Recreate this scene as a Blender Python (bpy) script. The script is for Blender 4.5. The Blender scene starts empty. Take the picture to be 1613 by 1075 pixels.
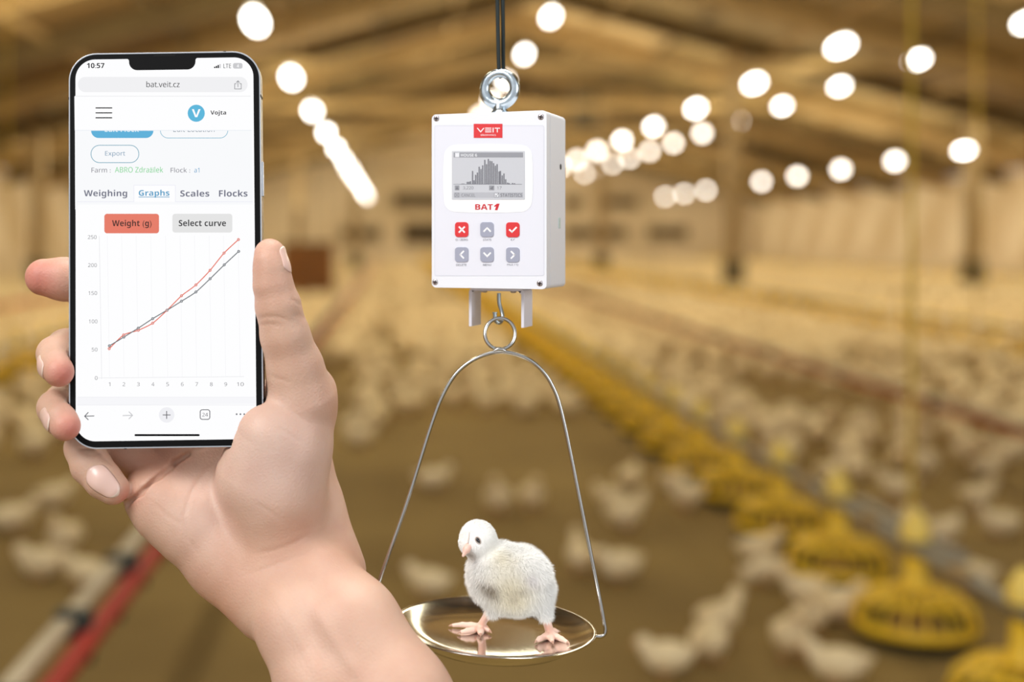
import bpy, bmesh, math, random
import numpy as np
from mathutils import Vector, Matrix
from mathutils.bvhtree import BVHTree
from mathutils.geometry import tessellate_polygon

# ------------------------------------------------------------------ camera, world, big lights, exposure
SC = bpy.context.scene
COL = SC.collection
F = 2000.0            # focal length in pixels (frame 1613 x 1075)
VX, VY = 620.0, 376.0 # vanishing point of the hall's long axis
CZ = 1.2              # eye height
Y0 = 0.6              # distance of the held things
K = Y0 / F            # metres per pixel there

cam_d = bpy.data.cameras.new('camera')
cam = bpy.data.objects.new('camera', cam_d)
COL.objects.link(cam)
cam.location = (0, 0, CZ)
cam.rotation_euler = (math.pi / 2, 0, 0)
cam_d.sensor_width = 36
cam_d.lens = 36 * F / 1613
cam_d.shift_x = (806.5 - VX) / 1613
cam_d.shift_y = -(537.5 - VY) / 1613
cam_d.clip_start = 0.05
cam_d.clip_end = 200
cam_d.dof.use_dof = True
cam_d.dof.focus_distance = 0.602
cam_d.dof.aperture_fstop = 4.0
SC.camera = cam

W = bpy.data.worlds.new('world')
SC.world = W
W.use_nodes = True
W.node_tree.nodes['Background'].inputs[0].default_value = (0.93, 0.96, 1.0, 1)
W.node_tree.nodes['Background'].inputs[1].default_value = 0.70

def area(name, loc, rot, sx, sy, power, col=(1, 1, 1)):
    d = bpy.data.lights.new(name, 'AREA')
    d.shape = 'RECTANGLE'
    d.size, d.size_y = sx, sy
    d.energy = power
    d.color = col
    o = bpy.data.objects.new(name, d)
    o.location = loc
    o.rotation_euler = rot
    COL.objects.link(o)
    return o

WARM = (0.98, 0.91, 0.66)
for xx, zz in ((-7, 3.9), (-2, 5.2), (3.35, 6.4), (8.6, 5.2), (14, 3.9)):
    area('hall_fill_light', (xx, 34, zz), (0, 0, 0), 0.3, 60, 860, WARM)  # added fill strips under the roof, besides the modelled lamps
for yy in (16, 34, 52):
    area('roof_bounce_light', (3.3, yy, 2.4), (math.pi, 0, 0), 22, 8, 1300, WARM)  # added lights facing up to brighten the roof, no fixtures
area('wall_wash_fill', (15.2, 36, 2.6), (0, math.radians(-72), 0), 1.0, 56, 420, WARM)  # these three are added washes that brighten the walls, no fixtures there
area('wall_wash_fill', (-8.6, 36, 2.6), (0, math.radians(72), 0), 1.0, 56, 300, WARM)
area('wall_wash_fill', (3.35, 60, 3.0), (math.radians(80), 0, 0), 26, 1.0, 260, WARM)
area('key_light', (-1.3, -0.7, 2.7), (math.radians(52), 0, math.radians(-42)), 1.0, 1.0, 50, (1, 0.985, 0.96))
area('side_fill', (1.5, -0.4, 1.5), (math.radians(84), 0, math.radians(55)), 0.8, 0.8, 9, (0.92, 0.96, 1.0))
area('top_light', (0.15, 0.9, 2.9), (math.radians(-12), 0, 0), 1.2, 0.8, 32, (1, 0.99, 0.97))

SC.view_settings.view_transform = 'Standard'
SC.view_settings.look = 'None'
SC.view_settings.gamma = 1
SC.view_settings.exposure = 0
SC.view_settings.use_curve_mapping = False

# ------------------------------------------------------------------ helpers
def P(px, py, Y=Y0):
    return Vector(((px - VX) * Y / F, Y, CZ - (py - VY) * Y / F))

YB = Y0
def D(px, py, d=0.0):
    """point seen at px, py; d pixels in front of the plane of the held things"""
    return P(px, py, YB - d * K)

def srgb(r, g, b):
    f = lambda c: (c / 255 / 12.92) if c / 255 <= 0.04045 else ((c / 255 + 0.055) / 1.055) ** 2.4
    return (f(r), f(g), f(b), 1)

def mat(name, col, rough=0.5, metal=0.0, noise=None, bump=None, spec=0.5, sss=0.0, coat=0.0, emis=None, alpha=None):
    m = bpy.data.materials.new(name)
    m.use_nodes = True
    nt = m.node_tree
    b = nt.nodes['Principled BSDF']
    b.inputs['Base Color'].default_value = col
    b.inputs['Roughness'].default_value = rough
    b.inputs['Metallic'].default_value = metal
    b.inputs['Specular IOR Level'].default_value = spec
    if coat:
        b.inputs['Coat Weight'].default_value = coat
        b.inputs['Coat Roughness'].default_value = 0.08
    if sss:
        b.inputs['Subsurface Weight'].default_value = sss
        b.inputs['Subsurface Radius'].default_value = (1.0, 0.4, 0.2)
        b.inputs['Subsurface Scale'].default_value = 0.004
    if emis:
        b.inputs['Emission Color'].default_value = emis[0]
        b.inputs['Emission Strength'].default_value = emis[1]
    tc = nt.nodes.new('ShaderNodeTexCoord')
    if noise:     # (scale, second colour, detail)
        n = nt.nodes.new('ShaderNodeTexNoise')
        n.inputs['Scale'].default_value = noise[0]
        n.inputs['Detail'].default_value = noise[2] if len(noise) > 2 else 4
        nt.links.new(tc.outputs['Object'], n.inputs['Vector'])
        r = nt.nodes.new('ShaderNodeValToRGB')
        r.color_ramp.elements[0].position = 0.35
        r.color_ramp.elements[1].position = 0.65
        r.color_ramp.elements[0].color = col
        r.color_ramp.elements[1].color = noise[1]
        nt.links.new(n.outputs['Fac'], r.inputs['Fac'])
        nt.links.new(r.outputs['Color'], b.inputs['Base Color'])
    if bump:      # (scale, strength, distance)
        n = nt.nodes.new('ShaderNodeTexNoise')
        n.inputs['Scale'].default_value = bump[0]
        n.inputs['Detail'].default_value = 5
        nt.links.new(tc.outputs['Object'], n.inputs['Vector'])
        bn = nt.nodes.new('ShaderNodeBump')
        bn.inputs['Strength'].default_value = bump[1]
        bn.inputs['Distance'].default_value = bump[2]
        nt.links.new(n.outputs['Fac'], bn.inputs['Height'])
        nt.links.new(bn.outputs['Normal'], b.inputs['Normal'])
    return m

_em = {}
def glow(col, s=1.0):
    """light given off by a display"""
    key = (tuple(round(c, 4) for c in col), s)
    if key not in _em:
        m = bpy.data.materials.new('display_light')
        m.use_nodes = True
        nt = m.node_tree
        nt.nodes.clear()
        e = nt.nodes.new('ShaderNodeEmission')
        e.inputs[0].default_value = col
        e.inputs[1].default_value = s
        o = nt.nodes.new('ShaderNodeOutputMaterial')
        nt.links.new(e.outputs[0], o.inputs[0])
        _em[key] = m
    return _em[key]

class MB:
    def __init__(s):
        s.v, s.f, s.mi = [], [], []
    def add(s, vs, fs, mi=0, M=None):
        n = len(s.v)
        s.v += [tuple(M @ Vector(v)) if M is not None else tuple(v) for v in vs]
        s.f += [tuple(i + n for i in f) for f in fs]
        s.mi += [mi] * len(fs)
        return s
    def box(s, c, d, mi=0, M=None):
        x, y, z = (a / 2 for a in d)
        vs = [(c[0] + a * x, c[1] + b * y, c[2] + e * z) for a in (-1, 1) for b in (-1, 1) for e in (-1, 1)]
        return s.add(vs, [(0, 1, 3, 2), (4, 6, 7, 5), (0, 4, 5, 1), (2, 3, 7, 6), (0, 2, 6, 4), (1, 5, 7, 3)], mi, M)
    def tube(s, pts, r, seg=12, closed=False, mi=0, M=None, cap=True):
        pts = [Vector(p) for p in pts]
        n = len(pts)
        rs = r if isinstance(r, (list, tuple)) else [r] * n
        T = []
        for i in range(n):
            a = pts[(i - 1) % n] if (closed or i > 0) else pts[0]
            b = pts[(i + 1) % n] if (closed or i < n - 1) else pts[-1]
            T.append((b - a).normalized())
        ref = Vector((0, 0, 1)) if abs(T[0].z) < 0.9 else Vector((0, 1, 0))
        N = (ref - T[0] * ref.dot(T[0])).normalized()
        vs, fs = [], []
        for i in range(n):
            N = (N - T[i] * N.dot(T[i])).normalized()
            Bn = T[i].cross(N)
            for k in range(seg):
                a = 2 * math.pi * k / seg
                vs.append(pts[i] + (N * math.cos(a) + Bn * math.sin(a)) * rs[i])
        m = n if closed else n - 1
        for i in range(m):
            j = (i + 1) % n
            for k in range(seg):
                l = (k + 1) % seg
                fs.append((i * seg + k, i * seg + l, j * seg + l, j * seg + k))
        if cap and not closed:
            fs.append(tuple(reversed(range(seg))))
            fs.append(tuple((n - 1) * seg + k for k in range(seg)))
        return s.add(vs, fs, mi, M)
    def lathe(s, prof, seg=48, mi=0, M=None, a0=0, a1=2 * math.pi):
        vs, fs = [], []
        full = abs(a1 - a0 - 2 * math.pi) < 1e-6
        m = seg if full else seg + 1
        for r, z in prof:
            for k in range(m):
                a = a0 + (a1 - a0) * k / seg
                vs.append((r * math.cos(a), r * math.sin(a), z))
        for i in range(len(prof) - 1):
            for k in range(seg):
                l = (k + 1) % m
                fs.append((i * m + k, i * m + l, (i + 1) * m + l, (i + 1) * m + k))
        return s.add(vs, fs, mi, M)
    def prism(s, poly, y0, y1, mi=0, M=None):
        """outline in x, z, front face at y0, back at y1"""
        n = len(poly)
        vs = [(x, y0, z) for x, z in poly] + [(x, y1, z) for x, z in poly]
        tri = tessellate_polygon([[Vector((x, z, 0)) for x, z in poly]])
        fs = [tuple(t) for t in tri] + [tuple(i + n for i in reversed(t)) for t in tri]
        fs += [(i, (i + 1) % n, (i + 1) % n + n, i + n) for i in range(n)]
        return s.add(vs, fs, mi, M)
    def flat(s, poly, y, mi=0, M=None):
        tri = tessellate_polygon([[Vector((x, z, 0)) for x, z in poly]])
        return s.add([(x, y, z) for x, z in poly], [tuple(t) for t in tri], mi, M)
    def mesh(s, name, mats, smooth=False, recalc=True):
        me = bpy.data.meshes.new(name)
        me.from_pydata(s.v, [], s.f)
        for m in (mats if isinstance(mats, (list, tuple)) else [mats]):
            me.materials.append(m)
        me.polygons.foreach_set('material_index', s.mi)
        if recalc:
            bm = bmesh.new()
            bm.from_mesh(me)
            bmesh.ops.recalc_face_normals(bm, faces=bm.faces)
            bm.to_mesh(me)
            bm.free()
        if smooth:
            me.polygons.foreach_set('use_smooth', [True] * len(me.polygons))
        me.update()
        return me
    def build(s, name, mats, root=None, smooth=False, bevel=0, world=False, seg=3, angle=True, recalc=True):
        me = s.mesh(name, mats, smooth, recalc)
        return link(name, me, root, world, bevel, seg, smooth and angle)

def mset(me, M):
    me.transform(M)

def link(name, me, root=None, world=False, bevel=0, seg=3, byangle=False):
    o = bpy.data.objects.new(name, me)
    COL.objects.link(o)
    if root is not None:
        if world:
            me.transform(wm(root).inverted())
        o.parent = root
    if bevel:
        m = o.modifiers.new('bevel', 'BEVEL')
        m.width = bevel
        m.segments = seg
        m.limit_method = 'ANGLE'
        m.angle_limit = math.radians(40)
        me.polygons.foreach_set('use_smooth', [True] * len(me.polygons))
    if byangle or bevel:
        try:
            me.set_sharp_from_angle(angle=math.radians(38))
        except Exception:
            pass
    return o

def wm(o):
    return (wm(o.parent) @ o.matrix_basis) if o.parent else o.matrix_basis.copy()

def tag(o, label=None, cat=None, group=None, kind=None):
    if label: o['label'] = label
    if cat: o['category'] = cat
    if group: o['group'] = group
    if kind: o['kind'] = kind
    return o

def root(name, loc, label, cat, group=None, rot=(0, 0, 0)):
    o = bpy.data.objects.new(name, None)
    COL.objects.link(o)
    o.location = loc
    o.rotation_euler = rot
    return tag(o, label, cat, group)

def copy_tree(o, parent=None):
    c = o.copy()
    COL.objects.link(c)
    c.parent = parent
    for ch in list(o.children):
        copy_tree(ch, c)
    return c

def rrect(x0, z0, x1, z1, r, n=8):
    pts = []
    for cx, cz, a in ((x1 - r, z1 - r, 0), (x0 + r, z1 - r, 90), (x0 + r, z0 + r, 180), (x1 - r, z0 + r, 270)):
        for k in range(n + 1):
            t = math.radians(a + 90 * k / n)
            pts.append((cx + r * math.cos(t), cz + r * math.sin(t)))
    return pts

# ---- implicit surfaces (for the bodies: hand, chick, legs), meshed with surface nets
class SDF:
    def __init__(s, lo, hi, h):
        s.h = h
        s.lo = np.array(lo, float)
        s.n = np.ceil((np.array(hi) - s.lo) / h).astype(int) + 1
        s.f = np.full(tuple(s.n), 1.0, np.float32)
        s.ax = [s.lo[i] + h * np.arange(s.n[i]) for i in range(3)]
    def _blk(s, lo, hi):
        a = np.clip(np.floor((lo - s.lo) / s.h).astype(int), 0, s.n)
        b = np.clip(np.ceil((hi - s.lo) / s.h).astype(int) + 1, 0, s.n)
        sl = tuple(slice(a[i], b[i]) for i in range(3))
        X, Y, Z = np.meshgrid(*[s.ax[i][sl[i]] for i in range(3)], indexing='ij')
        return sl, X, Y, Z
    def _comb(s, sl, d, k, sub):
        g = s.f[sl]
        if sub:
            d = -d
            if k > 0:
                h = np.clip(0.5 - 0.5 * (g - d) / k, 0, 1)
                s.f[sl] = g * (1 - h) + d * h + k * h * (1 - h)
            else:
                s.f[sl] = np.maximum(g, d)
        else:
            if k > 0:
                h = np.clip(0.5 + 0.5 * (g - d) / k, 0, 1)
                s.f[sl] = g * (1 - h) + d * h - k * h * (1 - h)
            else:
                s.f[sl] = np.minimum(g, d)
    def cap(s, a, b, ra, rb, k=0.0, sub=False, flat=None):
        a, b = np.array(a, float), np.array(b, float)
        R = max(ra, rb) + 2.5 * k + 3 * s.h
        sl, X, Y, Z = s._blk(np.minimum(a, b) - R, np.maximum(a, b) + R)
        if X.size == 0: return
        ab = b - a
        t = np.clip(((X - a[0]) * ab[0] + (Y - a[1]) * ab[1] + (Z - a[2]) * ab[2]) / max(ab @ ab, 1e-12), 0, 1)
        dx, dy, dz = X - a[0] - t * ab[0], Y - a[1] - t * ab[1], Z - a[2] - t * ab[2]
        d = np.sqrt(dx * dx + dy * dy + dz * dz) - (ra + (rb - ra) * t)
        s._comb(sl, d.astype(np.float32), k, sub)
    def path(s, pts, rs, k=0.0, sub=False):
        for i in range(len(pts) - 1):
            s.cap(pts[i], pts[i + 1], rs[i], rs[i + 1], k, sub)
    def ell(s, c, r, R=None, k=0.0, sub=False):
        c, r = np.array(c, float), np.array(r, float)
        B = r.max() + 2.5 * k + 3 * s.h
        sl, X, Y, Z = s._blk(c - B, c + B)
        if X.size == 0: return
        q = np.stack([X - c[0], Y - c[1], Z - c[2]], -1)
        if R is not None:
            q = q @ np.array(R)          # rows: local = R^T q
        k0 = np.sqrt(((q / r) ** 2).sum(-1))
        k1 = np.sqrt(((q / (r * r)) ** 2).sum(-1)) + 1e-9
        s._comb(sl, (k0 * (k0 - 1) / k1).astype(np.float32), k, sub)
    def rbox(s, c, half, R, rad, k=0.0, sub=False):
        c, half = np.array(c, float), np.array(half, float)
        B = np.linalg.norm(half) + 2 * k + 3 * s.h
        sl, X, Y, Z = s._blk(c - B, c + B)
        q = np.abs(np.stack([X - c[0], Y - c[1], Z - c[2]], -1) @ np.array(R)) - (half - rad)
        d = np.sqrt((np.maximum(q, 0) ** 2).sum(-1)) + np.minimum(q.max(-1), 0) - rad
        s._comb(sl, d.astype(np.float32), k, sub)
    def mesh(s):
        f = s.f
        inside = f < 0
        n = f.shape
        c = np.zeros((n[0] - 1, n[1] - 1, n[2] - 1), np.uint8)
        for i in (0, 1):
            for j in (0, 1):
                for k in (0, 1):
                    c += inside[i:n[0] - 1 + i, j:n[1] - 1 + j, k:n[2] - 1 + k]
        cells = np.argwhere((c > 0) & (c < 8))
        idx = -np.ones(c.shape, np.int64)
        idx[tuple(cells.T)] = np.arange(len(cells))
        acc = np.zeros((len(cells), 3))
        cnt = np.zeros(len(cells))
        cor = [np.array(x) for x in ((0,0,0),(1,0,0),(0,1,0),(1,1,0),(0,0,1),(1,0,1),(0,1,1),(1,1,1))]
        edges = [(0,1),(2,3),(4,5),(6,7),(0,2),(1,3),(4,6),(5,7),(0,4),(1,5),(2,6),(3,7)]
        vals = [f[tuple((cells + q).T)] for q in cor]
        for a, b in edges:
            va, vb = vals[a], vals[b]
            m = (va < 0) != (vb < 0)
            t = np.where(m, va / np.where(m, va - vb, 1), 0)
            p = cor[a] + (cor[b] - cor[a]) * t[:, None]
            acc[m] += p[m]
            cnt[m] += 1
        V = s.lo + s.h * (cells + acc / cnt[:, None])
        quads = []
        for ax in range(3):
            sl0 = [slice(None)] * 3; sl1 = [slice(None)] * 3
            sl0[ax] = slice(0, -1); sl1[ax] = slice(1, None)
            a, b = inside[tuple(sl0)], inside[tuple(sl1)]
            E = np.argwhere(a != b)
            o1, o2 = [(1, 2), (2, 0), (0, 1)][ax]
            ok = (E[:, o1] > 0) & (E[:, o2] > 0) & (E[:, o1] < n[o1] - 1) & (E[:, o2] < n[o2] - 1)
            E = E[ok]
            flip = ~a[tuple(E.T)]
            e1 = np.zeros(3, int); e1[o1] = 1
            e2 = np.zeros(3, int); e2[o2] = 1
            q = np.stack([idx[tuple((E - e1 - e2).T)], idx[tuple((E - e2).T)], idx[tuple(E.T)], idx[tuple((E - e1).T)]], 1)
            q[flip] = q[flip][:, ::-1]
            quads.append(q)
        Q = np.concatenate(quads)
        return V, Q

def relax(V, Q, it=2, lam=0.5):
    for _ in range(it):
        S = np.zeros_like(V); c = np.zeros(len(V))
        for i in range(4):
            for j in ((i + 1) % 4, (i - 1) % 4):
                np.add.at(S, Q[:, i], V[Q[:, j]])
                np.add.at(c, Q[:, i], 1)
        V = V * (1 - lam) + lam * S / np.maximum(c, 1)[:, None]
    return V

def np_mesh(name, V, Q, mats, smooth=True):
    me = bpy.data.meshes.new(name)
    k = Q.shape[1]
    me.vertices.add(len(V))
    me.vertices.foreach_set('co', np.ascontiguousarray(V, dtype=np.float32).ravel())
    me.loops.add(len(Q) * k)
    me.loops.foreach_set('vertex_index', np.ascontiguousarray(Q, dtype=np.int32).ravel())
    me.polygons.add(len(Q))
    me.polygons.foreach_set('loop_start', np.arange(0, len(Q) * k, k, dtype=np.int32))
    me.polygons.foreach_set('use_smooth', np.full(len(Q), smooth))
    for m in (mats if isinstance(mats, (list, tuple)) else [mats]):
        me.materials.append(m)
    me.update(calc_edges=True)
    me.validate()
    return me

# ------------------------------------------------------------------ the hall
RX0, RX1 = -11.6, 18.3      # side walls
RY0, RY1 = -2.0, 66.0       # open end behind the camera, far gable
APX, EAVE, SLOPE = 3.35, 3.2, 0.27
def roof_z(x): return EAVE + (min(x - RX0, RX1 - x)) * SLOPE

litter = mat('litter', srgb(124, 98, 46), 0.95, noise=(0.9, srgb(148, 121, 64), 8), bump=(45, 0.5, 0.02))
fl = MB().box(((RX0 + RX1) / 2, (RY0 + RY1) / 2, -0.05), (RX1 - RX0, RY1 - RY0, 0.1)).build('floor', litter)
tag(fl, kind='structure')

wall_m = mat('wall_paint', srgb(222, 200, 168), 0.8, noise=(0.25, srgb(206, 182, 146), 5))
wall_m2 = mat('wall_panel_paint', srgb(230, 210, 180), 0.8, noise=(0.4, srgb(196, 168, 128), 5))
roof_ms = [mat('roof_sheet_%s' % n, c, 0.85, noise=(0.5, c2, 5)) for n, c, c2 in (
    ('plain', srgb(146, 122, 76), srgb(126, 102, 58)), ('pale', srgb(186, 158, 112), srgb(160, 130, 84)), ('dark', srgb(122, 94, 50), srgb(104, 78, 40)))]
beam_m = mat('beam_wood', srgb(116, 96, 58), 0.8, noise=(1.5, srgb(100, 80, 46)))
beam_pale = mat('beam_paint', srgb(176, 146, 96), 0.8)
dark_m = mat('dark_opening', srgb(70, 56, 36), 0.8)
post_m = mat('post_paint', srgb(160, 134, 92), 0.7)
darkfoot = mat('post_foot', srgb(108, 96, 70), 0.8)

def wall(name, x, sgn):
    w = MB().box((x + sgn * 0.1, (RY0 + RY1) / 2, EAVE / 2), (0.16, RY1 - RY0, EAVE)).build(name, wall_m)
    tag(w, kind='structure')
    pm = MB().box((0, 0, 0), (0.04, 3.94, EAVE - 0.5)).mesh('panel', wall_m2)
    for k in range(17):
        o = bpy.data.objects.new('panel', pm); COL.objects.link(o)
        o.location = (x, RY0 + 2 + 4 * k, EAVE / 2 + 0.15); o.parent = w
    return w
wall('wall_left', RX0, -1)
wall('wall_right', RX1, 1)
gz = roof_z(APX)
wf = MB().prism([(RX0, 0), (RX1, 0), (RX1, EAVE), (APX, gz), (RX0, EAVE)], RY1, RY1 + 0.2).build('wall_far', wall_m)
tag(wf, kind='structure')
# dark ventilation openings of the far gable, each its own recessed frame
def far_open(x0, x1, y0, y1, n):
    a, b = P(x0, y0, RY1), P(x1, y1, RY1)
    o = MB().box(((a.x + b.x) / 2, RY1 - 0.03, (a.z + b.z) / 2), (b.x - a.x, 0.06, a.z - b.z)).build('window_%d' % n, dark_m)
    tag(o, kind='structure')
    fr = MB()
    w, h = b.x - a.x, a.z - b.z
    cx, cz = (a.x + b.x) / 2, (a.z + b.z) / 2
    for dx in (-w / 2, w / 2): fr.box((cx + dx, RY1 - 0.08, cz), (0.12, 0.08, h + 0.12))
    for dz in (-h / 2, h / 2): fr.box((cx, RY1 - 0.08, cz + dz), (w + 0.12, 0.08, 0.12))
    fr.build('window_frame', post_m, o)
for n, r in enumerate(((538, 359, 600, 377), (618, 304, 708, 328), (634, 350, 716, 384), (888, 311, 914, 329), (942, 311, 1004, 327),
                       (888, 358, 986, 376), (1020, 358, 1082, 376))):
    far_open(r[0], r[2], r[1], r[3], n + 1)

ce = MB()
for a, b in (((RX0, EAVE), (APX, gz)), ((APX, gz), (RX1, EAVE))):
    ce.prism([(a[0], a[1] + 0.1), (b[0], b[1] + 0.1), (b[0], b[1] + 0.2), (a[0], a[1] + 0.2)], RY0, RY1)
ceil = ce.build('ceiling', roof_ms[0])
tag(ceil, kind='structure')
rnd = random.Random(5)
hw = APX - RX0
pcount = 0
pms = []
for sgn in (-1, 1):
    ms = []
    for m in roof_ms:
        L = hw / 4
        ang = math.atan(SLOPE) * (-1 if sgn > 0 else 1)
        R = Matrix.Rotation(-ang, 4, 'Y')
        ms.append(MB().box((0, 0, 0), (L / math.cos(ang) - 0.05, 3.9, 0.05), 0, R).mesh('panel', m))
    for j in range(4):
        for k in range(17):
            i = rnd.choices((0, 1, 2), (5, 2.4, 3))[0]
            o = bpy.data.objects.new('panel', ms[i]); COL.objects.link(o)
            cx = APX + sgn * (j + 0.5) * hw / 4
            o.location = (cx, RY0 + 2 + 4 * k, roof_z(cx) + 0.05)
            o.parent = ceil
# rafters across, purlins along
n = 0
for k in range(16):
    y = RY0 + 4 * (k + 1)
    r = MB()
    d = 0.42
    for sgn in (-1, 1):
        e = APX + sgn * hw
        xs = sorted([e, APX])
        r.prism([(xs[0], roof_z(xs[0])), (xs[1], roof_z(xs[1])), (xs[1], roof_z(xs[1]) - d), (xs[0], roof_z(xs[0]) - d)], y - 0.09, y + 0.09)
    n += 1
    tag(r.build('trim_%d' % n, beam_m if k % 2 else beam_pale), kind='structure')
for j in range(1, 8):
    for sgn in (-1, 1):
        x = APX + sgn * hw * j / 8
        n += 1
        tag(MB().box((x, (RY0 + RY1) / 2, roof_z(x) - 0.06), (0.1, RY1 - RY0, 0.14)).build('trim_%d' % n, beam_pale if j % 2 else beam_m), kind='structure')
# tie beams
for k, y in enumerate((26, 34, 42, 50)):
    n += 1
    tag(MB().box((APX, y, 4.75), (18, 0.12, 0.2)).build('trim_%d' % n, beam_pale), kind='structure')

POSTS = []
def post(px, Y, w, label):
    x = (px - VX) * Y / F
    POSTS.append((x, Y))
    t = root('support_post', (x, Y, 0), label, 'post', 'support posts of the hall')
    zt = roof_z(x) - 0.3
    MB().box((0, 0, zt / 2), (w, w, zt)).build('shaft', post_m, t, bevel=0.02)
    MB().box((0, 0, 0.35), (w + 0.14, w + 0.14, 0.7)).build('foot_guard', darkfoot, t, bevel=0.02)
    return t
post(1155, 30, 0.3, 'pale support post with dark foot guard, the first one beyond the weighing box')
post(1532, 30, 0.3, 'pale support post with dark foot guard near the pale side wall, farthest to the right')
post(947, 42, 0.3, 'slim pale support post just past the edge of the white box')
post(560, 44, 0.3, 'slim pale support post far back between phone and white box')
post(470, 52, 0.3, 'slim pale support post far back, close above the brown crate')
post(60, 30, 0.3, 'pale support post at the left wall beside the phone')

# circulation fans / heaters hanging under the roof
fan_m = mat('fan_casing', srgb(70, 60, 42), 0.6)
def fan(px, py, Y, w, h, label):
    c = P(px, py, Y)
    t = root('heater_fan', c, label, 'fan', 'dark fans under the roof')
    MB().box((0, 0, 0), (w, 0.5, h)).build('casing', fan_m, t, bevel=0.03)
    g = MB()
    for q in range(5): g.tube([(-w / 2 + 0.05, -0.27, h * (q - 2) / 5), (w / 2 - 0.05, -0.27, h * (q - 2) / 5)], 0.012, 6)
    g.build('grille', darkfoot, t)
    zt = roof_z(c.x) - c.z
    for dx in (-w / 3, w / 3): MB().tube([(dx, 0, h / 2), (dx, 0, zt)], 0.015, 6).build('hanger', fan_m, t)
fan(1184, 88, 32, 0.9, 0.55, 'dark heater fan hanging under the roof left of the nearest pair of lamps')
fan(1012, 82, 36, 0.7, 0.9, 'tall dark heater fan hanging above the long lamp row')
fan(921, 172, 40, 0.75, 1.1, 'dark heater fan hanging just right above the white box')
fan(1008, 158, 46, 0.8, 0.8, 'small dark heater fan hanging behind the upper lamp row')

# ---- lamps
lamp_glass = glow((1.0, 0.95, 0.86, 1), 17.0)
lamp_far_glass = glow((1.0, 0.92, 0.80, 1), 10.0)
lamp_case = mat('lamp_casing', srgb(200, 190, 170), 0.5)
def make_lamp(w, L, g):
    t = root('hall_lamp', (0, 0, 0), '', 'lamp')
    prof = []
    m = MB()
    for i in range(13):
        a = math.pi * i / 12
        prof.append((math.sin(a), -math.cos(a)))
    vs, fs = [], []
    for i, (r, q) in enumerate(prof):
        for k in range(14):
            a = 2 * math.pi * k / 14
            y = q * L / 2
            vs.append((w / 2 * (r ** 0.6) * math.cos(a), y, w / 2 * (r ** 0.6) * math.sin(a)))
    for i in range(12):
        for k in range(14):
            fs.append((i * 14 + k, i * 14 + (k + 1) % 14, (i + 1) * 14 + (k + 1) % 14, (i + 1) * 14 + k))
    m.add(vs, fs)
    m.build('lamp_glass', g, t, smooth=True)
    MB().box((0, 0, w * 0.56), (w * 0.5, L * 0.8, w * 0.16)).build('casing', lamp_case, t)
    return t
lp = [make_lamp(0.14, 0.62, lamp_glass), make_lamp(0.22, 0.4, lamp_far_glass)]
used = [False, False]
ORD = ['nearest', 'second', 'third', 'fourth', 'fifth', 'sixth', 'seventh', 'eighth', 'ninth', 'tenth', 'eleventh', 'twelfth', 'thirteenth', 'fourteenth']
rows = [  # X, height above the eye, first Y, count, description
    (-1.24, 1.95, 11.4, 13, 'steep lamp row over the aisle beside the phone'),
    (2.44, 3.44, 19.7, 11, 'lamp row that passes behind the eye bolt'),
    (5.88, 2.53, 16.7, 11, 'upper lamp row between white box and top edge'),
    (9.47, 3.23, 18.95, 12, 'middle lamp row on the far side of the hall'),
    (13.07, 2.02, 29.1, 9, 'lowest lamp row near the pale side wall')]
wire_m = mat('hanging_wire', srgb(96, 80, 50), 0.6)
for X, Z, ys, cnt, desc in rows:
    for i in range(cnt):
        y = ys + 4 * i
        if y > RY1 - 0.6: break
        j = 0 if y < 33 else 1
        t = lp[j] if not used[j] else copy_tree(lp[j])
        used[j] = True
        t.location = (X, y, CZ + Z)
        t['label'] = '%s oblong white lamp of the %s' % (ORD[i], desc)
        t['group'] = 'lamps of the ' + desc
        zt = roof_z(X) - 0.02 - CZ - Z
        MB().tube([(0, 0, 0.08), (0, 0, zt)], 0.008, 5).build('hanger', wire_m, t)

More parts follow.
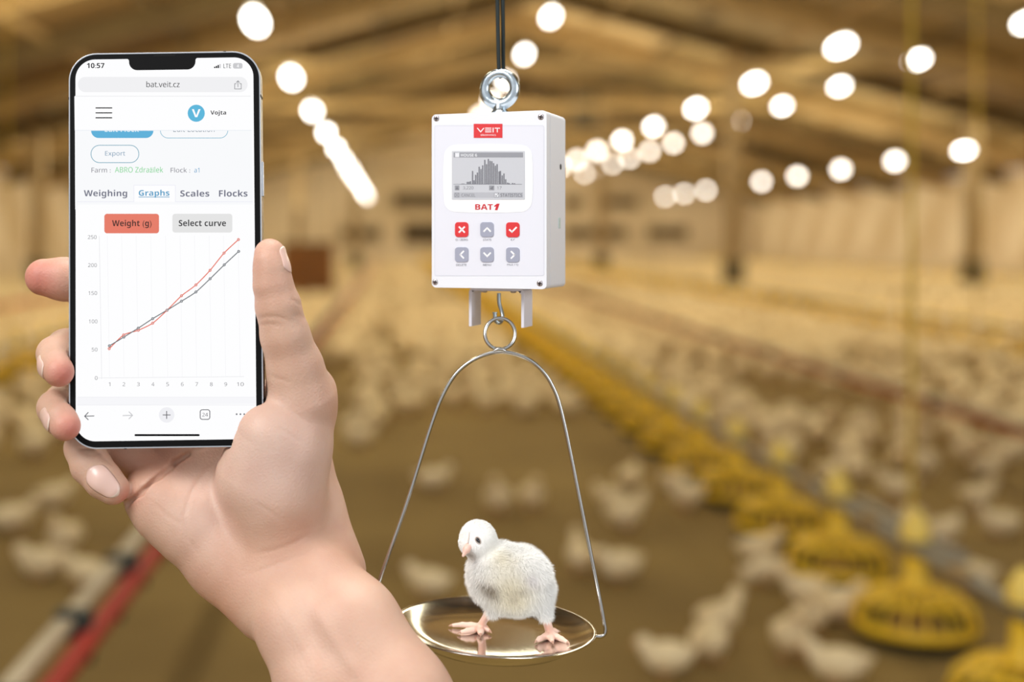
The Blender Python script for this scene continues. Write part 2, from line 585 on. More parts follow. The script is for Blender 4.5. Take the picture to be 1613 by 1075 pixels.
# ---- pan feeders on their lines
yel = mat('yellow_plastic', srgb(252, 208, 50), 0.45, noise=(3, srgb(240, 192, 40)))
yel2 = mat('pale_yellow_plastic', srgb(250, 216, 104), 0.5)
pan_dark = mat('dark_pan', srgb(46, 46, 38), 0.6)
galv = mat('galvanised_tube', srgb(150, 146, 136), 0.45, 0.3, noise=(4, srgb(128, 122, 108)))
feed_m = mat('feed', srgb(150, 112, 60), 0.9)
def make_pan(detail=True):
    t = root('pan_feeder', (0, 0, 0), '', 'feeder')
    MB().lathe([(0.0, 0.004), (0.13, 0.004), (0.168, 0.03), (0.176, 0.05), (0.170, 0.05), (0.16, 0.034), (0.125, 0.012), (0, 0.012)], 28).build('pan', pan_dark, t, smooth=True)
    MB().lathe([(0.178, 0.048), (0.182, 0.062), (0.176, 0.078), (0.166, 0.074), (0.168, 0.058), (0.178, 0.048)], 28).build('rim', yel, t, smooth=True)
    MB().lathe([(0, 0.02), (0.08, 0.05), (0.0, 0.12)], 16).build('feed_cone', feed_m, t, smooth=True)
    n = 18 if detail else 8
    rib = MB()
    pts = [(0.172, 0, 0.07), (0.160, 0, 0.115), (0.125, 0, 0.142), (0.075, 0, 0.156), (0.03, 0, 0.162)]
    rib.tube(pts, 0.0065, 6)
    rme = rib.mesh('grille_rib', yel, True)
    if detail:
        for k in range(n):
            o = bpy.data.objects.new('grille_rib', rme); COL.objects.link(o)
            o.parent = t; o.rotation_euler = (0, 0, 2 * math.pi * k / n)
    else:
        m = MB()
        for k in range(n): m.tube(pts, 0.008, 4, M=Matrix.Rotation(2 * math.pi * k / n, 4, 'Z'))
        m.build('grille', yel, t)
    MB().lathe([(0.135, 0.130), (0.14, 0.139), (0.132, 0.147), (0.127, 0.138), (0.135, 0.130)], 24).build('grille_ring', yel, t, smooth=True)
    MB().lathe([(0.0, 0.15), (0.044, 0.15), (0.05, 0.165), (0.034, 0.19), (0.03, 0.2585), (0.0, 0.2585)], 20).build('drop_tube', yel, t, smooth=True)
    MB().lathe([(0.0, 0.3035), (0.04, 0.3035), (0.046, 0.33), (0.03, 0.365), (0.012, 0.39), (0.0, 0.392)], 16).build('cap', yel2, t, smooth=True)
    return t
def feed_line(X, ys, step, cnt, desc, tubelabel, det):
    hi = make_pan(True) if det else None
    lo = make_pan(False)
    ulo = False
    for i in range(cnt):
        y = ys + step * i
        if y > RY1 - 1: break
        if i < det:
            t = hi if i == 0 else copy_tree(hi)
        else:
            t = lo if not ulo else copy_tree(lo)
            ulo = True
        t.location = (X, y, 0)
        if i < det:
            t['label'] = '%s yellow pan feeder on the line from the lower corner toward the box' % ORD[i]
        else:
            t['label'] = 'yellow pan feeder blurred into the band %s' % desc
        t['group'] = 'yellow pan feeders ' + desc
    tb = root('feed_tube', (X, 0, 0), tubelabel, 'pipe')
    MB().tube([(0, 2.2, 0.281), (0, RY1 - 1, 0.281)], 0.021, 12).build('tube', galv, tb, smooth=True)
    c = MB()
    y = ys + step / 2
    while y < 20:
        c.tube([(0, y - 0.06, 0.281), (0, y + 0.06, 0.281)], 0.026, 12); y += step
    c.build('coupling', post_m, tb, smooth=True)
    return tb
main = feed_line(1.55, 3.12, 0.655, 95, 'along the nearest feeding line', 'grey galvanised feed tube carrying the big yellow pan feeders', 14)
feed_line(6.25, 9.2, 0.8, 72, 'along the line past the reddish drinker', 'grey feed tube above the far right band of yellow pans', 0)
feed_line(-3.25, 6.2, 0.8, 74, 'along the feeding line left of the aisle', 'grey feed tube above the yellow pans on the phone side', 0)
feed_line(15.8, 31.5, 1.0, 40, 'along the farthest feeding line by the side wall', 'grey feed tube above the farthest thin yellow band', 0)
# grey guard rail beside the tube
gr = root('guard_rail', (1.79, 4.45, 0), 'short grey guard channel lying beside the feed tube', 'rail')
MB().box((0, 0, 0.19), (0.05, 0.9, 0.03)).build('channel', galv, gr, bevel=0.006)
for dy in (-0.4, 0.4): MB().tube([(0, dy, 0.0), (0, dy, 0.18)], 0.012, 8).build('leg', galv, gr)

# yellow cords that carry the line
rope_m = mat('yellow_cord', srgb(200, 165, 50), 0.8)
def rope(X, Y, label, z0=0.30):
    r = MB()
    zt = roof_z(X) - 0.02
    pts = [(X, Y, z0 + (zt - z0) * q / 10) for q in range(11)]
    o = r.tube(pts, 0.008, 8).build('suspension_cord', rope_m, smooth=True)
    tag(o, label, 'cord', 'suspension cords of the lines')
rope(1.55, 3.80, 'thick blurred yellow cord holding up the nearest feeding line, down the right side')
rope(6.25, 13.6, 'yellow cord holding up the second feeding line near the right edge')
rope(-3.25, 10.7, 'yellow cord holding up the feeding line behind the phone')

# ---- drinker lines
red_m = mat('red_pipe', srgb(176, 30, 16), 0.6, noise=(3, srgb(158, 26, 14)))
orange_m = mat('red_brown_pipe', srgb(190, 84, 36), 0.6)
alu = mat('aluminium_rail', srgb(196, 180, 152), 0.55, 0.1, noise=(5, srgb(172, 156, 128)))
clamp_m = mat('dark_clamp', srgb(40, 44, 38), 0.6)
def drinker(X, z, y0, y1, pm, label, near):
    t = root('drinker_line', (X, y0, z), label, 'drinker')
    L = y1 - y0
    MB().tube([(0, 0, 0), (0, L, 0)], 0.023 if near else 0.035, 12).build('water_pipe', pm, t, smooth=True)
    MB().box((-0.05, L / 2, 0.036), (0.04, L, 0.022)).build('support_rail', alu, t, bevel=0.004)
    cm = MB().box((-0.035, 0, 0.03), (0.075, 0.035, 0.06)).mesh('clamp', clamp_m)
    y = 0.32
    k = 0
    while y < min(L, 14):
        o = bpy.data.objects.new('clamp', cm); COL.objects.link(o); o.parent = t; o.location = (0, y, 0)
        y += 0.48 if near else 1.5
    nm = MB().lathe([(0, -0.055), (0.006, -0.055), (0.009, -0.02), (0.009, 0)], 8).mesh('nipple', clamp_m)
    y = 0.2
    while y < min(L, 10):
        o = bpy.data.objects.new('nipple', nm); COL.objects.link(o); o.parent = t; o.location = (0, y, 0)
        y += 0.3 if near else 1.0
    y = 9.0
    while y < L:
        MB().tube([(-0.05, y, 0.06), (-0.05, y, roof_z(X) - z - 0.1)], 0.004, 5).build('hanging_wire', wire_m, t); y += 3.0
    return t
drinker(-0.645, 0.35, 1.9, 60, red_m, 'red drinker pipe with pale rail and dark clamps crossing the lower corner under the hand', True)
drinker(2.95, 0.3, 5.0, 60, orange_m, 'reddish drinker pipe running through the flock beyond the yellow feeders', False)
drinker(-5.2, 0.3, 9.0, 60, orange_m, 'reddish drinker pipe far off on the phone side', False)

# ---- crate
crate_m = mat('brown_crate', srgb(138, 88, 34), 0.7, noise=(3, srgb(118, 72, 26)))
cx = (486 - VX) * 25.5 / F
t = root('storage_crate', (cx, 25.5, 0), 'big brown wooden crate standing on the litter far back between thumb and box', 'crate')
MB().box((0, 0, 0.55), (1.0, 0.8, 1.06)).build('body', crate_m, t, bevel=0.02)
MB().box((0, 0, 1.1), (1.06, 0.86, 0.06)).build('lid', beam_m, t, bevel=0.01)
for dz in (0.12, 0.45, 0.78):
    MB().box((0, -0.41, dz), (1.0, 0.03, 0.2)).build('plank', crate_m, t, bevel=0.008)

# ---- young chickens of the flock
fl_w = mat('cream_down', srgb(242, 220, 176), 0.9, noise=(14, srgb(226, 200, 150)), bump=(60, 0.4, 0.004))
beak_m = mat('beak_horn', srgb(196, 140, 80), 0.6)
def chick_body(head=(0.075, 0.135), h=0.0085, sit=False):
    s = SDF((-0.12, -0.07, 0.0), (0.14, 0.07, 0.2), h)
    b = 0.055 if sit else 0.075
    s.ell((-0.005, 0, b), (0.072, 0.05, 0.048), k=0)
    s.cap((0.03, 0, b + 0.005), (head[0] - 0.008, 0, head[1] - 0.025), 0.036, 0.022, 0.02)
    s.ell((head[0], 0, head[1]), (0.027, 0.022, 0.023), k=0.012)
    s.cap((-0.06, 0, b + 0.012), (-0.098, 0, b + 0.026), 0.024, 0.006, 0.02)
    for q in (-1, 1):
        s.ell((-0.012, q * 0.042, b + 0.006), (0.046, 0.014, 0.028), k=0.01)
        s.cap((0.0, q * 0.024, b - 0.02), (0.002, q * 0.026, 0.022), 0.024, 0.010, 0.015)
    V, Q = s.mesh()
    return relax(V, Q, 1, 0.5), Q
def chick_bits(head):
    bk = MB().lathe([(0.009, 0), (0.006, 0.009), (0.0, 0.018)], 6, M=Matrix.Translation((head[0] + 0.024, 0, head[1] - 0.003)) @ Matrix.Rotation(math.radians(105), 4, 'Y'))
    lg = MB()
    for q in (-1, 1):
        lg.tube([(0.002, q * 0.026, 0.03), (-0.004, q * 0.026, 0.006)], 0.005, 6)
        for a in (-0.5, 0, 0.5): lg.tube([(-0.004, q * 0.026, 0.005), (0.03 * math.cos(a), q * 0.026 + 0.03 * math.sin(a), 0.004)], 0.0035, 5)
    return bk, lg
poses = []
for head, sit in (((0.078, 0.142), False), ((0.07, 0.10), True), ((0.10, 0.062), False), ((0.06, 0.15), False)):
    V, Q = chick_body(head, sit=sit)
    bk, lg = chick_bits(head)
    body_me = np_mesh('body', V, Q, fl_w)
    # one joined low mesh for the copies too small to show parts
    j = MB()
    j.v = [tuple(p) for p in V]; j.f = [tuple(int(i) for i in q) for q in Q]; j.mi = [0] * len(j.f)
    n0 = len(j.v)
    for part in (bk, lg): j.add(part.v, part.f, 1)
    poses.append((body_me, bk.mesh('beak', beak_m, True), lg.mesh('legs', beak_m, True), j.mesh('young_chicken', [fl_w, beak_m], True, False)))
rnd = random.Random(11)
placed = []
def chicken(x, y, pose, rz, sc, label, group, parts):
    if parts:
        t = root('young_chicken', (x, y, 0), label, 'chicken', group, (0, 0, rz))
        t.scale = (sc,) * 3
        for nm, me in (('body', poses[pose][0]), ('beak', poses[pose][1]), ('legs', poses[pose][2])):
            o = bpy.data.objects.new(nm, me); COL.objects.link(o); o.parent = t
    else:
        t = bpy.data.objects.new('young_chicken', poses[pose][3]); COL.objects.link(t)
        t.location = (x, y, 0); t.rotation_euler = (0, 0, rz); t.scale = (sc,) * 3
        tag(t, label, 'chicken', group)
    placed.append((x, y))
NEAR = [  # px, py of the base, pose, turn, size, label
    (984, 838, 0, 20, 1.15, 'plump cream young chicken standing beside the bail wire, above the lone one'),
    (962, 800, 1, 150, 0.95, 'cream young chicken sitting close beyond the bail wire at mid height'),
    (976, 915, 1, 200, 1.1, 'lone cream young chicken sitting beside the lower end of the bail wire'),
    (915, 905, 3, 100, 1.0, 'cream young chicken seen between the chick on the plate and the bail wire'),
    (1195, 888, 1, 10, 1.1, 'cream young chicken sitting just before the third yellow pan, its head to the pan'),
    (1208, 922, 2, -170, 0.9, 'cream young chicken pecking at the edge of the third yellow pan'),
    (1268, 962, 0, 190, 1.0, 'cream young chicken in front of the second yellow pan, the upper of two'),
    (1322, 982, 1, 15, 1.15, 'cream young chicken squeezed between the two biggest yellow pans'),
    (1280, 1000, 3, 250, 0.9, 'cream young chicken just beside the squeezed one between the pans'),
    (1132, 1012, 0, 30, 1.05, 'topmost of three cream young chickens huddled on the bare litter'),
    (1118, 1046, 3, 60, 1.0, 'middle one of three cream young chickens huddled on the bare litter'),
    (1050, 1064, 1, 185, 1.0, 'outermost of three cream young chickens huddled on the bare litter'),
    (1247, 1040, 3, 265, 1.05, 'single cream young chicken facing the camera left of the biggest pan'),
    (1320, 1078, 1, 170, 1.05, 'cream young chicken cut by the bottom edge beside the biggest pan'),
    (1523, 940, 0, 160, 1.1, 'cream young chicken standing behind the feed tube near the right edge'),
    (1486, 856, 1, 20, 1.05, 'cream young chicken sitting behind the grey guard channel'),
    (1436, 838, 2, 80, 0.95, 'cream young chicken pecking just behind the grey guard channel'),
    (1575, 846, 1, 190, 1.1, 'cream young chicken sitting on bare litter near the right edge'),
    (1539, 806, 0, 10, 1.05, 'cream young chicken walking on bare litter above the one near the edge'),
    (1413, 792, 0, 170, 1.1, 'cream young chicken standing behind the blurred yellow cord'),
    (1308, 762, 1, 30, 1.1, 'cream young chicken sitting behind the fourth yellow pan'),
    (1350, 755, 1, 100, 1.0, 'cream young chicken sitting behind the tube, farther than the fourth pan'),
    (1555, 752, 1, 15, 1.2, 'cream young chicken in the far cluster by the right edge, lower one'),
    (1585, 735, 0, 160, 1.2, 'cream young chicken in the far cluster by the right edge, outer one'),
    (1530, 725, 2, 200, 1.2, 'cream young chicken in the far cluster by the right edge, head down'),
    (992, 770, 1, 60, 1.1, 'cream young chicken sitting on litter well beyond the bail wire'),
    (1081, 806, 0, 200, 1.15, 'cream young chicken standing before the sixth yellow pan'),
    (1060, 775, 1, 30, 1.0, 'cream young chicken sitting before the farther yellow pans'),
    (784, 812, 3, 255, 1.15, 'cream young chicken standing upright behind the head of the chick on the plate'),
    (838, 806, 3, 280, 1.05, 'cream young chicken standing upright, the second one behind the plate chick'),
    (683, 772, 1, 10, 1.1, 'cream young chicken lying flat inside the wire bail'),
    (675, 940, 1, 160, 1.0, 'dim cream young chicken lying just behind the steel plate'),
    (20, 838, 1, 20, 1.2, 'cream young chicken sitting at the left edge below the fingers'),
    (101, 878, 3, 250, 1.15, 'cream young chicken standing left of the pale rail'),
    (68, 912, 1, 190, 1.15, 'cream young chicken sitting left of the pale rail, lower one'),
    (87, 800, 1, 30, 1.1, 'cream young chicken sitting just under the little finger'),
    (134, 925, 1, 160, 1.05, 'cream young chicken sitting nearest to the pale rail'),
    (567, 704, 1, 10, 1.2, 'cream young chicken sitting beside the wrist on the brown litter'),
]
for px, py, ps, rz, sc, lb in NEAR:
    Y = F * CZ / (py - VY)
    chicken((px - VX) * Y / F, Y, ps, math.radians(rz), sc * 0.92, lb, 'young chickens on the near litter', True)
LINES = (1.55, 6.25, -3.25, -0.645)
def free(x, y, dmin):
    if abs(x - 1.55) < 0.34 or abs(x - 6.25) < 0.34 or abs(x + 3.25) < 0.34: return False
    if abs(x + 0.9) < 0.62 and y < 24 and abs(y - 22) > 3: return False
    if abs(x - cx) < 0.9 and abs(y - 25.5) < 0.8: return False
    return all((x - a) ** 2 + (y - b) ** 2 > dmin ** 2 for a, b in placed[-400:])
def where(px, x, Y):
    dep = 'nearer' if Y < 8.6 else 'middle' if Y < 10.4 else 'farther'
    if px < 130: z = 'at the left edge below the index finger'
    elif px < 420: z = 'hidden mostly behind phone and palm'
    elif px < 600: z = 'between thumb and wire bail'
    elif px < 720: z = 'by the wire bail on the thumb side'
    elif px < 860: z = 'seen through the wire bail'
    elif px < 960: z = 'by the outer side of the wire bail'
    elif x < 1.2: z = 'on the open litter before the yellow pans'
    elif x < 2.1: z = 'close to the yellow pan line'
    elif x < 2.9: z = 'between yellow pans and red drinker'
    elif px < 1400: z = 'beyond the red drinker pipe'
    else: z = 'beyond the red drinker at the right edge'
    return z, dep
cand = []
for _ in range(5200):
    Y = math.sqrt(6.3 ** 2 + (13.0 ** 2 - 6.3 ** 2) * rnd.random())
    cand.append((Y, rnd.uniform(-30, 1640)))
cand.sort()
cnt = 0
YEND = 12.0
for Y, px in cand:
    x = (px - VX) * Y / F
    if rnd.random() < 0.35: continue
    if not free(x, Y, 0.25): continue
    q = math.sin(x * 1.7 + 0.6 * Y) + math.sin(Y * 1.3 - x * 0.8 + 1.0) + math.sin(x * 3.1 + 2.0)
    if q < (0.8 if Y < 6.9 else -0.3 if Y < 7.6 else -0.9 if Y < 8.6 else -1.5 if Y < 9.6 else -1.9): continue
    if px < 620 and px > 380 and Y < 7.2: continue
    z, dep = where(px, x, Y)
    chicken(x, Y, rnd.choice((0, 1, 1, 2, 3)), rnd.uniform(0, 6.28), rnd.uniform(1.0, 1.25),
            'cream chicken %s, %s row' % (z, dep), 'chickens ' + z + ', ' + dep + ' band', False)
    cnt += 1
    YEND = Y
    if cnt >= 262: break
# the rest of the flock, far off
V = poses[1][3]
def lowpoly():
    s = SDF((-0.13, -0.08, -0.02), (0.13, 0.08, 0.17), 0.026)
    s.ell((0, 0, 0.065), (0.085, 0.06, 0.055)); s.ell((0.065, 0, 0.115), (0.035, 0.03, 0.032), k=0.03)
    v, q = s.mesh(); return v, q
lv, lq = lowpoly()
Vs, Qs, base, cnt2 = [], [], 0, 0
nr = np.random.RandomState(3)
grid = {}
for _ in range(42000):
    Y = YEND + 0.42 + (63.8 - YEND) * nr.rand() ** 2.0
    x = nr.uniform(max(RX0 + 0.4, -650 * Y / F), min(RX1 - 0.4, 1030 * Y / F))
    ck = (int(x / 0.26), int(Y / 0.26))
    if ck in grid: continue
    if any(abs(x - l) < 0.37 for l in (1.55, 6.25, -3.25, 15.8)): continue
    if any((x - a) ** 2 + (Y - b) ** 2 < 0.3 for a, b in POSTS): continue
    if any(abs(x - l) < 0.05 for l in (-0.69, 2.9, -5.25)): continue
    q = math.sin(x * 1.1 + 0.45 * Y) + math.sin(Y * 0.7 - x * 0.8 + 1.0) + math.sin(x * 2.1 + 2.0)
    if q < -1.7: continue
    if abs(x - cx) < 0.8 and abs(Y - 25.5) < 0.8: continue
    if nr.rand() > (0.8 if Y < 24 else 0.4): continue
    grid[ck] = 1
    a, sc = nr.rand() * 6.28, nr.uniform(1.1, 1.45)
    R = np.array([[math.cos(a), -math.sin(a), 0], [math.sin(a), math.cos(a), 0], [0, 0, 1]]) * sc
    Vs.append(lv @ R.T + (x, Y, 0)); Qs.append(lq + base); base += len(lv); cnt2 += 1
o = link('far_flock', np_mesh('far_flock', np.concatenate(Vs), np.concatenate(Qs), fl_w))
tag(o, 'distant flock of cream chickens merging into a pale carpet across the hall', 'flock', None, 'stuff')

# ------------------------------------------------------------------ helpers for flat prints on a tilted face
def face_uv(t, px, py, y=0.0):
    """local x, z on the plane y = const of t where pixel px, py looks"""
    Mi = wm(t).inverted()
    o = Mi @ Vector((0, 0, CZ))
    d = (Mi.to_3x3() @ Vector(((px - VX) / F, 1, -(py - VY) / F)))
    q = (y - o.y) / d.y
    p = o + d * q
    return p.x, p.z

class Face:
    """prints shapes given in photo pixels on the front face of t, each a mesh of its own"""
    def __init__(s, t, y, step, parent):
        s.t, s.y, s.step, s.parent = t, y, step, parent
    def uv(s, px, py): return face_uv(s.t, px, py, s.y)
    def put(s, name, polys, m, lvl=1, parent=None, holes=None):
        b = MB()
        for p in polys:
            b.flat([s.uv(*q) for q in p], s.y - lvl * s.step)
        return b.build(name, m, parent or s.parent, recalc=False)
    def rect(s, name, x0, y0, x1, y1, m, r=0, lvl=1, parent=None):
        if r: pts = rrect(x0, y0, x1, y1, min(r, (x1 - x0) / 2 - 1e-3, (y1 - y0) / 2 - 1e-3))
        else: pts = [(x0, y0), (x1, y0), (x1, y1), (x0, y1)]
        return s.put(name, [pts], m, lvl, parent)
    def disc(s, name, x, y, r, m, lvl=1, parent=None):
        return s.put(name, [[(x + r * math.cos(a * math.pi / 12), y + r * math.sin(a * math.pi / 12)) for a in range(24)]], m, lvl, parent)
    def stroke(s, name, lines, w, m, lvl=1, parent=None, closed=False):
        b = MB()
        for L in lines:
            if closed: L = list(L) + [L[0], L[1]]
            pl = [Vector((a, c)) for a, c in L]
            for i in range(len(pl) - 1):
                d = (pl[i + 1] - pl[i])
                if d.length < 1e-6: continue
                d.normalize()
                n = Vector((-d.y, d.x)) * w / 2
                e = d * (w / 2 if not closed else w * 0.05)
                q = [pl[i] - e - n, pl[i + 1] + e - n, pl[i + 1] + e + n, pl[i] - e + n]
                b.flat([s.uv(*v) for v in q], s.y - lvl * s.step - i * 1e-8)
        return b.build(name, m, parent or s.parent, recalc=False)
    def text(s, name, txt, x0, y0, x1, y1, m, bold=0.0, lvl=1, parent=None, shear=0):
        up, lo_, dg = (0x1D5D4, 0x1D5EE, 0x1D7EC) if bold >= 0.01 else (0x1D5A0, 0x1D5BA, 0x1D7E2)   # plain or bold sans-serif letters
        txt = ''.join(chr(up + ord(q) - 65) if 'A' <= q <= 'Z' else chr(lo_ + ord(q) - 97) if 'a' <= q <= 'z' else chr(dg + ord(q) - 48) if '0' <= q <= '9' else q for q in txt)
        bold = 0.0
        c = bpy.data.curves.new(name, 'FONT')
        c.body = txt
        c.offset = bold
        c.shear = shear
        c.resolution_u = 4
        c.size = 1
        o = bpy.data.objects.new(name, c)
        COL.objects.link(o)
        bpy.context.view_layer.update()
        me = bpy.data.meshes.new_from_object(o.evaluated_get(bpy.context.evaluated_depsgraph_get()))
        bpy.data.objects.remove(o)
        bpy.data.curves.remove(c)
        co = np.empty(len(me.vertices) * 3)
        me.vertices.foreach_get('co', co)
        co = co.reshape(-1, 3)
        a, b = co.min(0), co.max(0)
        px = x0 + (co[:, 0] - a[0]) / (b[0] - a[0]) * (x1 - x0)
        py = y1 - (co[:, 1] - a[1]) / (b[1] - a[1]) * (y1 - y0)
        for v, X, Z in zip(me.vertices, px, py):
            u, w = s.uv(X, Z)
            v.co = (u, s.y - lvl * s.step, w)
        me.name = name
        me.materials.clear()
        me.materials.append(m)
        me.update()
        return link(name, me, parent or s.parent)

# ------------------------------------------------------------------ the phone
silver = mat('polished_steel', srgb(214, 216, 220), 0.28, 1.0)
black_g = mat('black_glass', srgb(12, 12, 13), 0.5, spec=0.12)
ph = root('smartphone', P(260.3, 391.5, 0.593), 'silver-edged smartphone held up, its bright screen showing a growth curve', 'phone', None,
          (math.radians(-3.2), math.radians(-0.85), 0))
PS = 0.593 / F
hwp, hhp, thk = 152.2 * PS, 312.4 * PS, 32 * PS
MB().prism(rrect(-hwp, -hhp, hwp, hhp, 44 * PS, 14), 0.0003, thk).build('body', silver, ph, bevel=0.0010, seg=4)
bez = MB().prism(rrect(-hwp + 2.2 * PS, -hhp + 2.2 * PS, hwp - 2.2 * PS, hhp - 2.2 * PS, 42 * PS, 14), 0.0, 0.0008).build('bezel', black_g, ph)
black = mat('black_plastic', srgb(20, 20, 22), 0.5)
bt = MB()
for y0, y1 in ((191, 212), (246, 282), (296, 332)):
    a, b = face_uv(ph, 104, y0, 0.004), face_uv(ph, 104, y1, 0.004)
    MB().box((-hwp - 0.0004, thk / 2, (a[1] + b[1]) / 2), (0.0011, 0.0028, a[1] - b[1])).build('side_button', silver, ph, bevel=0.0003)
a, b = face_uv(ph, 410, 255, 0.004), face_uv(ph, 410, 310, 0.004)
MB().box((hwp + 0.0003, thk / 2, (a[1] + b[1]) / 2), (0.001, 0.0028, a[1] - b[1])).build('side_button', silver, ph, bevel=0.0003)
for sx, sz in ((-1, 0.77), (1, 0.77), (-1, -0.77), (1, -0.77)):
    MB().box((sx * hwp, thk / 2, sz * hhp), (0.0003, thk * 0.96, 0.0012)).build('antenna_band', black, ph)
for sz, xx in ((1, 0.63), (-1, -0.42)):
    MB().box((xx * hwp, thk / 2, sz * hhp), (0.0012, thk * 0.96, 0.0003)).build('antenna_band', black, ph)

fp = Face(ph, 0.0, 0.00003, None)
# screen outline from the phone's own frame
W1 = glow(srgb(254, 254, 255))
sx0, sx1, sz0, sz1 = -141.2 * PS, 141.2 * PS, -300.3 * PS, 302.2 * PS
scr = MB().prism(rrect(sx0, sz0, sx1, sz1, 31 * PS, 12), -0.00003, 0.00003).build('screen', W1, ph, recalc=False)
fp.parent = scr
G = lambda *c: glow(srgb(*c))
grey_bg = G(249, 250, 252)
ink = G(40, 40, 44)
fp.put('page_background', [[(118, 205.5), (396.5, 205.5), (399, 330), (118.5, 330)]], grey_bg, 2)
# half hidden buttons under the header
fp.rect('button_shape', 143.5, 192, 241.8, 217.6, G(98, 178, 218), 12, 3)
fp.text('button_text', 'Edit Flock', 165, 199.5, 219, 208.0, G(225, 242, 250), 0.012, 4)
fp.stroke('button_outline', [rrect(252.5, 192, 359, 217.6, 12.5)], 1.0, G(140, 190, 212), 3, closed=True)
fp.text('button_text', 'Edit Location', 273, 199.5, 338, 208.0, G(120, 135, 150), 0.006, 4)
fp.put('header', [[(117.3, 152), (395.2, 152), (396.6, 205.4), (117.8, 205.4)]], W1, 5)
fp.rect('header_edge', 118, 205.0, 396.4, 206.2, G(236, 240, 246), 0, 6)
fp.rect('header_edge', 118, 151.2, 395.0, 152.2, G(236, 236, 238), 0, 6)
fp.rect('address_pill', 122.8, 121.2, 390, 145.3, G(241, 241, 243), 11.8, 2)
fp.text('address_text', 'bat.veit.cz', 230.6, 128.2, 283, 137.6, G(45, 45, 48), 0.0, 3)
fp.stroke('share_icon', [[(372.2, 132), (369.8, 132), (369.8, 140.2), (380, 140.2), (380, 132), (377.6, 132)], [(374.9, 137), (374.9, 127.6)], [(372.4, 130), (374.9, 127.5), (377.4, 130)]], 0.9, G(125, 125, 130), 3)
fp.text('clock_text', '10:57', 137, 99.4, 164.5, 107.5, G(20, 20, 22), 0.014, 2)
for i, h in enumerate((2.2, 3.6, 5.0, 6.4)):
    fp.rect('signal_bar', 337.2 + 2.8 * i, 107.4 - h, 339.3 + 2.8 * i, 107.4, G(22, 22, 24) if i < 3 else G(205, 205, 208), 0, 2)
fp.text('network_text', 'LTE', 352, 100.6, 364, 107.4, G(40, 40, 42), 0.0, 2)
fp.rect('battery_icon', 367, 99.4, 382, 108.2, G(203, 203, 206), 3, 2)
fp.text('battery_text', '4', 373, 101.5, 376.5, 106.3, W1, 0.01, 3)
for y in (170.2, 178.0, 185.8):
    fp.rect('menu_bar', 150.5, y - 0.85, 177, y + 0.85, G(18, 18, 20), 0.8, 6)
fp.disc('avatar', 309.2, 178.6, 13.5, G(96, 184, 220), 6)
fp.text('avatar_letter', 'V', 302.3, 172.2, 316, 184.8, W1, 0.02, 7)
fp.text('user_text', 'Vojta', 331.6, 174.0, 356.3, 182.8, G(55, 55, 60), 0.012, 6)
fp.stroke('export_outline', [rrect(143.4, 229, 218.8, 256.4, 13.6)], 1.1, G(120, 170, 190), 3, closed=True)
fp.text('export_text', 'Export', 165.6, 238.4, 197.2, 247.6, G(116, 152, 180), 0.004, 3)
fp.text('farm_text', 'Farm :', 144.2, 264.4, 174.4, 272.0, G(125, 125, 135), 0.0, 3)
fp.text('farm_name_text', 'ABRO Zdražílek', 181, 262.9, 257, 272.0, G(120, 212, 140), 0.006, 3)
fp.text('flock_text', 'Flock :', 268.8, 264.2, 299.6, 272.0, G(125, 125, 135), 0.0, 3)
fp.text('flock_name_text', 'a1', 306, 264.6, 314.2, 272.0, G(105, 165, 205), 0.0, 3)
fp.rect('tab_background', 211, 292, 276.2, 318, W1, 0, 3)
fp.stroke('tab_edge', [[(211, 318), (211, 292), (276.2, 292), (276.2, 318)], [(122, 318), (211, 318)], [(276.2, 318), (398, 318)]], 0.8, G(234, 234, 246), 4)
for tx, a, b, y0, y1, col in (('Weighing', 132.2, 200.4, 299.2, 312.6, (118, 120, 136)), ('Graphs', 218.6, 267, 299.2, 311.6, (92, 160, 200)),
                              ('Scales', 284, 329.8, 299.6, 310, (118, 120, 136)), ('Flocks', 345, 390, 299.4, 310, (118, 120, 136))):
    fp.text('tab_text', tx, a, y0, b, y1, G(*col), 0.016, 5)
fp.rect('tab_underline', 218.4, 310.2, 267.2, 311.2, G(92, 160, 200), 0, 5)
fp.rect('card', 122, 322.5, 399, 626, W1, 3, 3)
fp.rect('card_edge', 122, 625.6, 401.5, 626.6, G(240, 240, 244), 0, 4)
fp.put('page_strip', [[(121, 626.6), (402, 626.0), (402.5, 636.5), (121.5, 639)]], G(247, 247, 250), 4)
fp.rect('red_button', 164.4, 337, 250.6, 367.8, G(231, 127, 108), 4.5, 4)
fp.text('button_text', 'Weight (g)', 176.7, 346.6, 238.8, 359.6, G(82, 58, 54), 0.014, 5)
fp.rect('grey_button', 271.6, 337, 366, 366.6, G(229, 229, 229), 4.5, 4)
fp.text('button_text', 'Select curve', 281.6, 346.4, 356, 356.6, G(64, 64, 66), 0.014, 5)
for tx, x0, x1, yc in (('250', 138.4, 152.2, 373.8), ('200', 138.8, 152.6, 418), ('150', 139.4, 153, 462), ('100', 140, 153.6, 506.6), ('50', 144.6, 153.6, 551), ('0', 149.6, 153.8, 595.8)):
    fp.text('axis_number', tx, x0, yc - 3.0, x1, yc + 3.0, G(135, 135, 140), 0.0, 4)
xs = [172.6, 195.3, 218, 241, 264.1, 287.2, 309.9, 333, 355.6, 378.6]
for i, x in enumerate(xs):
    w = 1.3 if i == 0 else (5.4 if i == 9 else 2.1)
    fp.text('axis_number', str(i + 1), x - w, 602.6, x + w, 608.6, G(135, 135, 140), 0.0, 4)
    fp.stroke('grid_line', [[(x - 3.5, 372), (x, 594)]], 0.6, G(243, 243, 246), 4)
fp.stroke('axis_line', [[(156.5, 372), (160.3, 597)], [(155, 595.8), (384, 593.6)]], 0.7, G(228, 228, 232), 4)
cb = lambda L: [(90 + a / 2.688, 320 + b / 2.688) for a, b in L]
